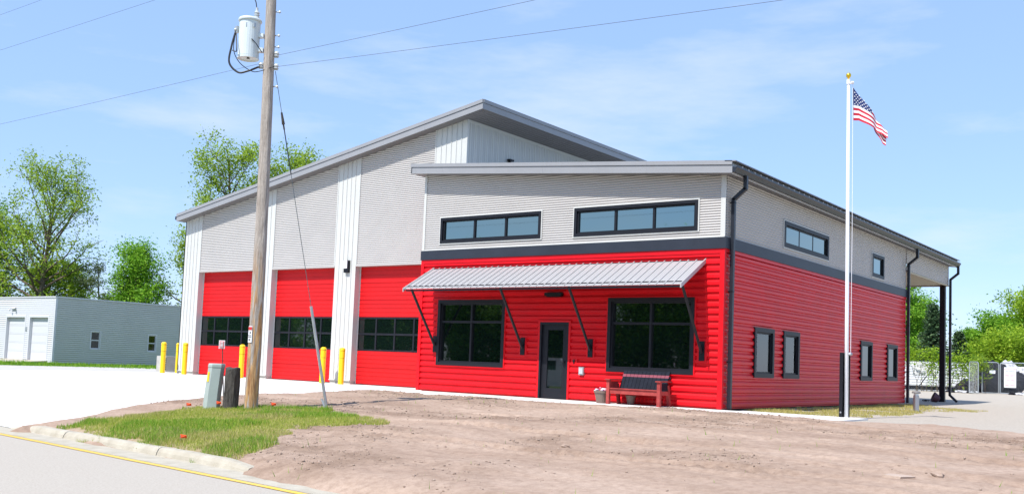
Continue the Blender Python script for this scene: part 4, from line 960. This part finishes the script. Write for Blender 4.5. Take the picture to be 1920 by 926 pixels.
mb.prism([(x-.15, y-.07, z-.03), (x+.07, y-.14, z-.03), (x+.19, y+.02, z-.03), (x+.09, y+.16, z-.03), (x-.14, y+.13, z-.03)], (0.02, 0, .055)); tag(mb.build('flat_stone', 'slab', origin=(x, y, z)), 'flat pale slab of stone half buried in the foreground dirt', 'stone')
for k, (x, y, s, lab) in enumerate(((7.85, -11.15, .06, 'small tan rock beside the flat slab in the foreground dirt'), (4.82, -10.45, .05, 'lone fist-sized rock on the dirt below the bench'), (2.63, -11.07, .05, 'dark clump of rock on the dirt below the entry door'))):
    mb = MB(); mb.blob((x, y, dz(x, y)+s*.3), s, k+3, 9, 6, .3, (1.3, 1, .6)); tag(mb.build('rock', 'clod', origin=(x, y, dz(x, y))), lab, 'rock')

# ------------------------------------------------------------------ bollard light, tipped pot
t = thing('bollard_light', 'short bronze bollard light in the dry grass by the side wall', 'bollard light', (2.55, 8.37, 0))
mb = MB(); mb.lathe((2.55, 8.37, -.05), [(.085, 0), (.085, .52)], 16); part(mb, 'post', 'chrome', t)
mb = MB(); mb.lathe((2.55, 8.37, .47), [(.07, 0), (.07, .07)], 16); part(mb, 'lens', 'blind', t)
mb = MB(); mb.lathe((2.55, 8.37, .535), [(.125, 0), (.13, .03), (.11, .06), (.02, .075)], 16); part(mb, 'cap', 'soffit', t)
t = thing('tipped_planter', 'maroon bowl planter tipped over beside the carport post', 'flower pot', (-.42, 22.9, 0))
mb = MB(); mb.lathe((-.42, 22.9, .18), [(.10, -.20), (.17, -.12), (.22, .06), (.235, .10), (.215, .10), (.15, -.10), (.01, -.14)], 16, (-.75, -.35, .35)); part(mb, 'bowl', 'pot_d', t)
for k in range(7):
    mb = MB(); mb.blob((-.75-.06*(k % 3), 22.72+.09*k*.6, .04), .055, k, 7, 5, .4, (1.2, 1, .7)); part(mb, 'spilled_clump', 'rock' if k % 2 else 'soil', t)

# ------------------------------------------------------------------ grey shed on the far side of the drive
SX, SY, SH_ = -44.76, 6.92, 3.72
sh = thing('storage_shed', 'flat roofed shed with white front and grey-blue lap siding', 'building', (-49, 10, 0))
sfr = lambda u, z, d: (u, SY-d, z); ssd = lambda u, z, d: (SX+d, u, z)
LAP = [(0.0, .016), (.92, .0), (1.0, .016)]
def laps(mb, mp_, u0, u1, z0, z1, p, holes): sheet(mb, mp_, u0, u1, z0, z1, p, [(0, .032), (.66, .008), (.72, -.012), (.90, -.012), (.93, .032)], holes)
dh = [(-50.25, -48.10, -.2, 2.56), (-47.50, -45.45, -.2, 2.56)]; wh = [(9.17, 9.86, .78, 1.91), (13.02, 13.68, .76, 1.87)]
mb = MB(); laps(mb, sfr, -58, SX-.1, -.15, SH_, .118, dh); part(mb, 'white_siding', 'shed_w', sh, fix=False)
mb = MB(); laps(mb, ssd, SY+.1, 26, -.15, SH_, .118, wh); part(mb, 'grey_siding', 'shed_g', sh, fix=False)
mb = MB(); mb.box(-58, SX-.15, SY+.25, 25.9, -.15, SH_-.05); part(mb, 'inner_wall', 'soffit', sh)
mb = MB(); mb.box(SX-.10, SX+.022, SY-.022, SY+.10, -.15, SH_); part(mb, 'corner_trim', 'shed_w', sh)
mb = MB(); mb.box(-58, SX+.06, SY-.06, 26, SH_, SH_+.07); part(mb, 'roof', 'shed_w', sh)
for h in dh:
    mb = MB()
    for a, b, c, d in ((h[0]-.10, h[1]+.10, h[3], h[3]+.11), (h[0]-.10, h[0], -.1, h[3]), (h[1], h[1]+.10, -.1, h[3])): mb.mbox(sfr, a, b, c, d, -.20, .03)
    g = part(mb, 'garage_door', 'shed_w', sh)
    for j in range(5):
        mb = MB(); z0 = .02+j*.508; mb.mbox(sfr, h[0], h[1], z0, z0+.500, -.18, -.15); mb.mbox(sfr, h[0]+.05, h[1]-.05, z0+.08, z0+.42, -.16, -.145); part(mb, 'door_section', 'shed_w', g)
for h in wh:
    window(ssd, *h, 1, transom=(h[2]+h[3])/2, cas=.06, parent=sh, rec=.05, fm='shed_w')
mb = MB(); mb.mbox(sfr, -49.7, -49.2, 3.05, 3.12, .0, .12); mb.lathe((-49.6, SY-.16, 3.04), [(.03, 0), (.07, .1)], 8, (-.6, -.5, -.5)); mb.lathe((-49.25, SY-.16, 3.08), [(.03, 0), (.07, .1)], 8, (.6, -.5, .4)); part(mb, 'flood_light', 'shed_w', sh)
mb = MB(); mb.mbox(sfr, -47.92, -47.78, 1.75, 2.0, .0, .06); part(mb, 'meter_box', 'galv', sh)
for h in dh:
    mb = MB(); mb.hexa([(h[0]-.3, SY-1.6, -.1), (h[1]+.3, SY-1.6, -.1), (h[1]+.2, SY+.15, -.1), (h[0]-.2, SY+.15, -.1), (h[0]-.3, SY-1.6, -.04), (h[1]+.3, SY-1.6, -.04), (h[1]+.2, SY+.15, .05), (h[0]-.2, SY+.15, .05)]); part(mb, 'ramp', 'conc_old', sh)

# ------------------------------------------------------------------ trees
def leaf_cloud(centers, sig, per, size, r, flat=.75):
    C_ = np.repeat(np.array(centers), per, 0); k = len(C_); C_ = C_+r.normal(0, 1, (k, 3))*np.array([sig, sig, sig*flat])
    n = r.normal(0, 1, (k, 3)); n[:, 2] = np.abs(n[:, 2])+.4; n /= np.linalg.norm(n, axis=1)[:, None]
    a = np.cross(n, r.normal(0, 1, (k, 3))); a /= np.linalg.norm(a, axis=1)[:, None]+1e-9; b = np.cross(n, a)
    s = size*r.uniform(.55, 1.3, (k, 1)); V = np.stack([C_-a*s, C_-b*s*.5+n*s*.15, C_+a*s, C_+b*s*.5+n*s*.15], 1).reshape(-1, 3)
    return V, np.arange(k*4).reshape(k, 4)
def tree(name, label, x, y, H, W, seed, leaf='leaf_a', frac=.3, limbs=22, per=26, size=.16, sig=.36, fine=1.9, lean=0, dens=1.0, group=None, twig=5, rise=1.0, z0=None, tr=None):
    r = np.random.RandomState(seed); z0 = gzf(x, y)-.15 if z0 is None else z0
    t = thing(name, label, 'tree', (x, y, z0), group); mb = MB(); r0 = tr or H*.019
    ax = []; 
    for i in range(9):
        k = i/8; ax.append(Vector((x+lean*k*k*H+.02*H*math.sin(k*5+seed), y+.015*H*math.sin(k*4+seed*2), z0+k*H*.93)))
    mb.tube(ax, [r0*(1.25 if i == 0 else 1)*(1-.86*i/8) for i in range(9)], 8)
    cen = []
    def at(k): f = min(k, .999)*8; i = int(f); return ax[i]+(ax[i+1]-ax[i])*(f-i)
    for i in range(limbs):
        k = frac+(0.97-frac)*(i+r.rand()*.8)/limbs; az = i*2.4+r.uniform(-.5, .5); s = at(k)
        u = (k-frac)/(1-frac); ln = W*.5*(math.sqrt(max(0, 1-((u-.38)/.68)**2))*.9+.16)*r.uniform(.65, 1.12)
        el = min(1.12, (.15+.75*u)*rise)+r.uniform(-.25, .2); d = Vector((math.cos(az)*math.cos(el), math.sin(az)*math.cos(el), math.sin(el)))
        pts = [s]
        for q in range(5):
            d = (d+Vector((r.uniform(-.22, .22), r.uniform(-.22, .22), r.uniform(-.08, .22)))).normalized(); pts.append(pts[-1]+d*ln/5)
        rb = r0*(1-.8*k)*.55; mb.tube(pts, [rb*(1-.16*q) for q in range(6)], 5, False)
        for j in range(twig):
            f = .3+.7*(j+r.rand())/twig; qf = min(f*5, 4.99); p = pts[int(qf)]+(pts[int(qf)+1]-pts[int(qf)])*(qf-int(qf))
            d2 = (d+Vector((r.uniform(-1, 1), r.uniform(-1, 1), r.uniform(-.5, .7)))).normalized(); l2 = ln*r.uniform(.18, .40)
            p1 = p+d2*l2*.5+Vector((0, 0, .04*l2)); p2 = p+d2*l2+Vector((0, 0, r.uniform(-.1, .12)*l2)); mb.tube([p, p1, p2], [rb*.35, rb*.25, rb*.12], 3, False)
            for q in (p1, p2, p2+Vector((r.uniform(-.3, .3), r.uniform(-.3, .3), r.uniform(-.2, .2)))):
                if r.rand() < dens*(1-.45*u*u): cen.append(tuple(q))
        cen.append(tuple(pts[-1]))
    part(mb, 'trunk', 'bark', t, fix=False, smooth=True)
    V, Fc = leaf_cloud(cen, sig, int(per*fine*.8), size*.60, r); fast_mesh('crown', V, Fc, leaf, t)
    return t
G1 = 'trees beyond the grey shed'; G2 = 'trees beyond the rear fence'; G3 = 'trees across the street'
tree('ash_tree', 'tallest open-crowned tree with forked dark trunk behind the shed', -73.0, 21.2, 14.7, 12.0, 21, 'leaf_a', .24, 34, 26, .20, .44, dens=.85, group=G1, rise=1.45, tr=.36)
tree('leafy_tree', 'dense dark green tree at the picture edge beside the tallest tree', -80.5, 19.0, 12.2, 8.5, 5, 'leaf_c', .15, 26, 46, .22, .55, group=G1)
tree('leafy_tree', 'low bushy tree filling under the tallest tree', -75.5, 23.5, 7.4, 7.0, 9, 'leaf_a', .12, 22, 40, .22, .5, group=G1)
tree('pine_tree', 'scraggly half-bare pine standing over the shed roof', -69.3, 24.0, 8.4, 4.2, 31, 'needle_p', .35, 15, 34, .13, .24, dens=.55, group=G1, rise=.7)
tree('leafy_tree', 'bright bushy maple rising over the shed roof beside the scraggly pine', -66.4, 25.6, 9.9, 5.2, 12, 'leaf_b', .08, 30, 34, .20, .48, group=G1)
tree('leafy_tree', 'small fresh green tree between the pine and the maple', -68.2, 26.8, 7.4, 2.8, 14, 'leaf_b', .1, 16, 26, .2, .45, group=G1)
tree('ash_tree', 'sparse tree showing bare twigs above the low end of the hall roof', -59.5, 30.0, 18.9, 9.0, 44, 'leaf_a', .42, 30, 30, .20, .44, dens=.75, group=G1, rise=1.05)
tree('leafy_tree', 'rounder tree showing over the hall roof past the utility pole', -55.0, 33.6, 18.0, 8.0, 45, 'leaf_a', .35, 28, 40, .20, .48, group=G1)
tree('leafy_tree', 'slim tree peeping out beside the white corner pier', -62.6, 28.6, 11.4, 5.4, 46, 'leaf_a', .15, 20, 24, .2, .42, dens=.8, group=G1)
tree('leafy_tree', 'tall fresh green tree beside the far end of the red side wall', -12.9, 61.0, 9.2, 4.8, 51, 'leaf_b', .12, 28, 40, .20, .46, group=G2)
tree('leafy_tree', 'lower bright green tree behind the carport opening', -12.0, 64.5, 6.8, 3.8, 52, 'leaf_b', .10, 26, 44, .2, .46, group=G2)
tree('leafy_tree', 'broad yellow-green tree at the picture edge behind the fence gate', -3.2, 67.6, 7.2, 6.5, 53, 'leaf_y', .06, 30, 44, .21, .5, group=G2)
tree('leafy_tree', 'mid-height green tree next to the broad yellow-green one', -5.9, 66.6, 5.2, 5.0, 54, 'leaf_b', .05, 26, 44, .20, .45, group=G2)
tree('leafy_tree', 'lowest rounded tree of the row stepping down behind the gate', -7.9, 66.0, 4.0, 4.0, 55, 'leaf_b', .05, 20, 44, .20, .42, group=G2)
tree('leafy_tree', 'green tree filling the skyline above the ENTER sign', .6, 70.0, 9.2, 7.5, 56, 'leaf_a', .05, 30, 46, .22, .55, group=G2)
tree('leafy_tree', 'olive shrub-like tree low behind the chain link gate', -3.6, 58.5, 3.0, 6.0, 57, 'leaf_y', .05, 22, 40, .18, .4, group=G2)
def spruce(label, x, y, H, W, seed):
    r = np.random.RandomState(seed); z0 = gzf(x, y)-.1; t = thing('spruce_tree', label, 'tree', (x, y, z0), G2); mb = MB(); mb.tube([(x, y, z0), (x, y, z0+H)], [H*.02, .01], 6); cen = []
    n = int(H*5.2)
    for i in range(n):
        k = .08+.9*i/n; R2 = W*.5*(1-k)**.85+.08
        for j in range(7):
            a = j*.9+i*1.3+r.uniform(-.2, .2); l = R2*r.uniform(.8, 1.12); e_ = Vector((x+math.cos(a)*l, y+math.sin(a)*l, z0+k*H-l*.22)); s = Vector((x, y, z0+k*H)); mb.tube([s, s+(e_-s)*.6+Vector((0, 0, .03)), e_], [.02, .014, .006], 3, False)
            for q in np.linspace(.25, 1, 5): cen.append(tuple(s+(e_-s)*q))
    part(mb, 'trunk', 'bark', t, fix=False); V, Fc = leaf_cloud(cen, .085, 7, .11, r, .5); fast_mesh('crown', V, Fc, 'needle', t)
spruce('dark blue-green spruce standing before the carport post', -6.8, 48.6, 6.0, 3.3, 61)
spruce('smaller dark spruce seen just past the carport downspout', -8.4, 63.5, 4.7, 3.4, 62)
# street trees across the road: seen only as green in the office glass
base_t = [tree('street_tree', 'leafy tree across the street mirrored in the office windows', -24, -46, 8.0, 10.5, 71, 'leaf_b', .02, 34, 70, .30, .75, group=G3), tree('street_tree', 'leafy tree across the street mirrored in the office windows', -34, -44, 7.6, 10.5, 72, 'leaf_c', .02, 34, 70, .30, .75, group=G3)]
for k, (x, y) in enumerate(((-44, -47), (-54, -44), (-65, -47), (-16, -47), (-77, -44), (-90, -46))):
    s = base_t[k % 2]; c = s.copy(); COL.objects.link(c); c.location = (x, y, -.6); c.rotation_euler = (0, 0, 1.1*k+.7)
    for ch in s.children: d = ch.copy(); COL.objects.link(d); d.parent = c
# a white parked van on the far kerb, mirrored in the entry door
vx, vy = -21.0, -23.6; vt = thing('parked_van', 'white van parked along the street, mirrored in the entry door glass', 'van', (vx, vy, -.62))
pro = [(-2.4, .38), (2.3, .38), (2.45, .8), (2.35, 1.05), (1.45, 1.25), (.75, 1.95), (-2.2, 2.0), (-2.42, 1.7)]
mb = MB(); mb.prism([(vx+a, vy-.9, -.62+b) for a, b in pro], (0, 1.8, 0)); part(mb, 'body', 'tail', vt)
for sx2 in (-1.5, 1.5):
    for s2 in (-.93, .72):
        mb = MB(); mb.lathe((vx+sx2, vy+s2, -.62+.34), [(.36, 0), (.36, .21)], 20, (0, 1, 0)); wh_ = part(mb, 'wheel', 'tyre', vt)
        mb = MB(); mb.lathe((vx+sx2, vy+s2-.004, -.62+.34), [(.2, 0), (.2, .218)], 14, (0, 1, 0)); part(mb, 'rim', 'galv', wh_)
    mb = MB(); mb.lathe((vx+sx2, vy+.895, -.62+.36), [(.46, 0), (.46, .008)], 22, (0, 1, 0)); part(mb, 'wheel_arch', 'tyre', vt)
for a, b in ((-2.1, -.9), (-.8, .5)):
    mb = MB(); mb.box(vx+a, vx+b, vy-.905, vy+.905, -.62+1.3, -.62+1.82); part(mb, 'side_window', 'glass', vt)

# ------------------------------------------------------------------ rear fence, gates, trailer, boards, heaps
FZ = lambda x, y: gzf(x, y)-.03
def frame_panel(name, label, a, b, H, grp, cat='gate', pitch=.11, brace=False):
    a, b = Vector(a), Vector(b); za, zb = FZ(a.x, a.y), FZ(b.x, b.y); t = thing(name, label, cat, (a.x, a.y, za), grp); d = (b-a); Lg = d.length; d.normalize(); u = Vector((0, 0, 1)); nml = Vector((-d.y, d.x, 0))
    P_ = lambda s, z: Vector((a.x, a.y, za+(zb-za)*s/Lg))+d*s+u*z
    c = .12
    mb = MB(); mb.tube([P_(0, .05), P_(0, H-c), P_(c*.3, H-c*.3), P_(c, H), P_(Lg-c, H), P_(Lg-c*.3, H-c*.3), P_(Lg, H-c), P_(Lg, .05), P_(0, .05)], .028, 6); part(mb, 'frame', 'galv', t)
    mb = MB(); s = -H
    while s < Lg:
        for sg_ in (1, -1):
            p0, p1 = (s, .06), (s+H-.06, H)
            lo = max(0, s); hi = min(Lg, s+H-.06)
            if hi-lo > .02:
                z_a, z_b = .06+(lo-s), .06+(hi-s)
                if sg_ < 0: z_a, z_b = H+.06-z_a, H+.06-z_b
                mb.tube([P_(lo, z_a)+nml*.004*sg_, P_(hi, z_b)+nml*.004*sg_], .0026, 3, False)
        s += pitch
    m_ = part(mb, 'wire_mesh', 'galv', t, fix=False); m_['kind'] = 'stuff'
    return t, P_
GF = 'chain link fence and gates behind the station'
frame_panel('chain_link_gate', 'narrow chain link gate leaf swung open before the dark heap', (-2.56, 39.6, 0), (-1.95, 39.0, 0), 1.85, GF)
frame_panel('chain_link_gate', 'chain link gate leaf with a small white notice, before the tarp heap', (-2.15, 41.0, 0), (-1.32, 41.4, 0), 1.85, GF)
frame_panel('chain_link_gate', 'wide chain link gate carrying the board with red lettering', (-1.24, 41.4, 0), (2.6, 43.4, 0), 1.85, GF)
frame_panel('chain_link_fence', 'long chain link fence run overgrown with vine, from trailer to gates', (-9.5, 38.6, 0), (-2.62, 40.9, 0), 1.8, GF, 'fence')
def board2(name, label, c, wd, hh, lines, nrm_=None, post=None, arch=False):
    c = Vector(c); t = thing(name, label, 'sign', tuple(c)); mb = MB(); r = Vector((.90, .435, 0)).normalized(); v2 = Vector((-r.y, r.x, 0))
    if arch: pts = [c-r*wd-Vector((0, 0, hh)), c+r*wd-Vector((0, 0, hh)), c+r*wd+Vector((0, 0, hh*.35)), c+r*wd*.8+Vector((0, 0, hh*.55)), c+r*wd*.2+Vector((0, 0, hh*.72)), c-r*wd*.5+Vector((0, 0, hh)), c-r*wd*.85+Vector((0, 0, hh*.9)), c-r*wd+Vector((0, 0, hh*.5))]
    else: pts = [c-r*wd-Vector((0, 0, hh)), c+r*wd-Vector((0, 0, hh)), c+r*wd+Vector((0, 0, hh)), c-r*wd+Vector((0, 0, hh))]
    mb.prism(pts, tuple(v2*.02)); part(mb, 'board', 'sign_w', t)
    for s, size, dzz, m in lines: text(s, size, m, t, c-v2*.004+Vector((0, 0, dzz)), r, (0, 0, 1))
    return t
t = board2('recycling_sign', 'white arched board with faded lettering against the white trailer', (-5.43, 41.0, 1.62), .68, .46, [('CENTER', .20, .14, 'inkb'), ('OF', .11, -.03, 'inkb'), ('RECYCLING', .17, -.22, 'inkb')], arch=True)
mb = MB(); mb.tube([(-5.3, 41.15, 1.2), (-5.75, 40.6, .35)], .03, 6); part(mb, 'prop', 'stump', t)
board2('donation_sign', 'tall white board with faded red lettering wired to the wide gate', (-.73, 41.55, 1.26), .33, .60, [('ALUMINUM CANS', .085, .50, 'ink_r'), ('ARE NEEDED', .09, .36, 'inkb'), ('FIRE DEPT', .125, .10, 'ink_r'), ('CAN FIRE', .125, -.18, 'ink_r'), ('FIRE DEPT', .125, -.47, 'ink_r')])
board2('entry_sign', 'white sign with black ENTER lettering high on the wide gate', (.12, 41.98, 1.74), .42, .17, [('ENTER', .22, 0, 'ink')])
board2('gate_notice', 'tiny white notice tied to the tarp-side gate leaf', (-1.62, 41.18, 1.55), .16, .10, [])
tl_ = thing('white_trailer', 'low white ribbed trailer wall behind the vine-covered fence', 'trailer', (-8, 42, .25))
def ob(mb, a, b, th, z0, z1):
    a, b = Vector((*a, 0)), Vector((*b, 0)); d = (b-a).normalized(); n_ = Vector((-d.y, d.x, 0))*th; mb.hexa([(a.x, a.y, z0), (b.x, b.y, z0), (b.x+n_.x, b.y+n_.y, z0), (a.x+n_.x, a.y+n_.y, z0), (a.x, a.y, z1), (b.x, b.y, z1), (b.x+n_.x, b.y+n_.y, z1), (a.x+n_.x, a.y+n_.y, z1)])
mb = MB(); ob(mb, (-11, 40.6), (-3.6, 44.2), 2.2, .55, 2.12); part(mb, 'body', 'sign_w', tl_)
mb = MB()
for k in range(9): ob(mb, (-11.01, 40.57), (-3.59, 44.17), .04, .62+k*.165, .66+k*.165)
part(mb, 'rib', 'blind', tl_)
mb = MB(); ob(mb, (-10.8, 40.9), (-3.8, 44.3), 1.6, .15, .55); part(mb, 'chassis', 'tarp', tl_)
def vine(label, a, b, n, seed, m, zlo, zhi, sig=.16):
    r = np.random.RandomState(seed); a, b = np.array(a), np.array(b); cen = []
    for i in range(n): k = r.rand(); p = a+(b-a)*k; h = zlo+(zhi-zlo)*r.beta(2.2, 1.3); cen.append((p[0]+r.normal(0, .12), p[1]+r.normal(0, .12), FZ(p[0], p[1])+h))
    t = thing('vine', label, 'vine', (a[0], a[1], FZ(a[0], a[1]))); mb = MB()
    for i in range(max(4, n//14)):
        p = a+(b-a)*r.rand(); z = FZ(p[0], p[1]); mb.tube([(p[0], p[1], z), (p[0]+r.normal(0, .15), p[1], z+.6), (p[0]+r.normal(0, .35), p[1], z+1.7)], [.02, .015, .006], 4)
    part(mb, 'stem', 'bark', t); V, Fc = leaf_cloud(cen, sig, 16, .07, r, .9); fast_mesh('foliage', V, Fc, m, t)
vine('yellow-green vine heaped along the fence top over the arched board', (-8.8, 38.7), (-4.4, 40.2), 190, 81, 'leaf_y', 1.5, 2.5)
vine('trailing vine hanging down the fence beside the carport post', (-5.0, 39.9), (-2.7, 40.8), 120, 82, 'leaf_y', .3, 2.2)
vine('sparse vine on the fence before the rubble heap', (-3.4, 40.6), (-1.7, 41.0), 70, 83, 'leaf_a', .7, 2.1)
for k, (x, y, r, sq, m, lab) in enumerate(((-2.15, 43.5, .95, (1.0, .8, 1.15), 'tarp', 'tall black tarp-covered heap behind the open gate leaf'), (-1.25, 44.6, .8, (1.2, .8, .95), 'tarp', 'rounded black heap behind the gate with the notice'), (-3.2, 42.8, .6, (1.4, .8, .75), 'tarp', 'low black bag heap at the foot of the fence'), (-1.6, 45.4, .9, (1.2, .9, 1.2), 'rock', 'grey rubble mound rising behind the black heaps'))):
    mb = MB(); mb.blob((x, y, FZ(x, y)+r*sq[2]*.75), r, 20+k, 16, 12, .16, sq); tag(mb.build('scrap_heap', m, origin=(x, y, FZ(x, y))), lab, 'heap', 'heaps behind the gates')
def scraps(name, label, x, y, n, seed, sp):
    t = thing(name, label, 'debris', (x, y, FZ(x, y))); q = random.Random(seed)
    for i in range(n):
        a, b = x+q.uniform(-sp, sp), y+q.uniform(-.4, .4); mb = MB(); mb.blob((a, b, FZ(a, b)+.06), q.uniform(.06, .16), i+seed, 7, 5, .4, (1.3, 1, .6)); part(mb, 'chunk', ['rock', 'sign_w', 'tarp'][i % 3], t)
scraps('rubble_pile', 'low scatter of pale rubble at the fence foot before the bag heap', -3.2, 40.2, 22, 3, .9)
scraps('rubble_pile', 'small scatter of pale and dark scraps below the red-lettered board', .3, 40.6, 14, 5, .8)
mb = MB(); mb.box(-1.9, 3.0, 60, 60.3, 2.75, 2.98); mb.box(-1.7, -1.45, 60.02, 60.28, .3, 2.75); mb.box(-2.2, -1.9, 59.9, 60.4, 2.6, 3.05); tag(mb.build('yellow_gantry', 'loader', origin=(0, 60, .4)), 'yellow steel beam of machinery showing over the fence', 'machine')
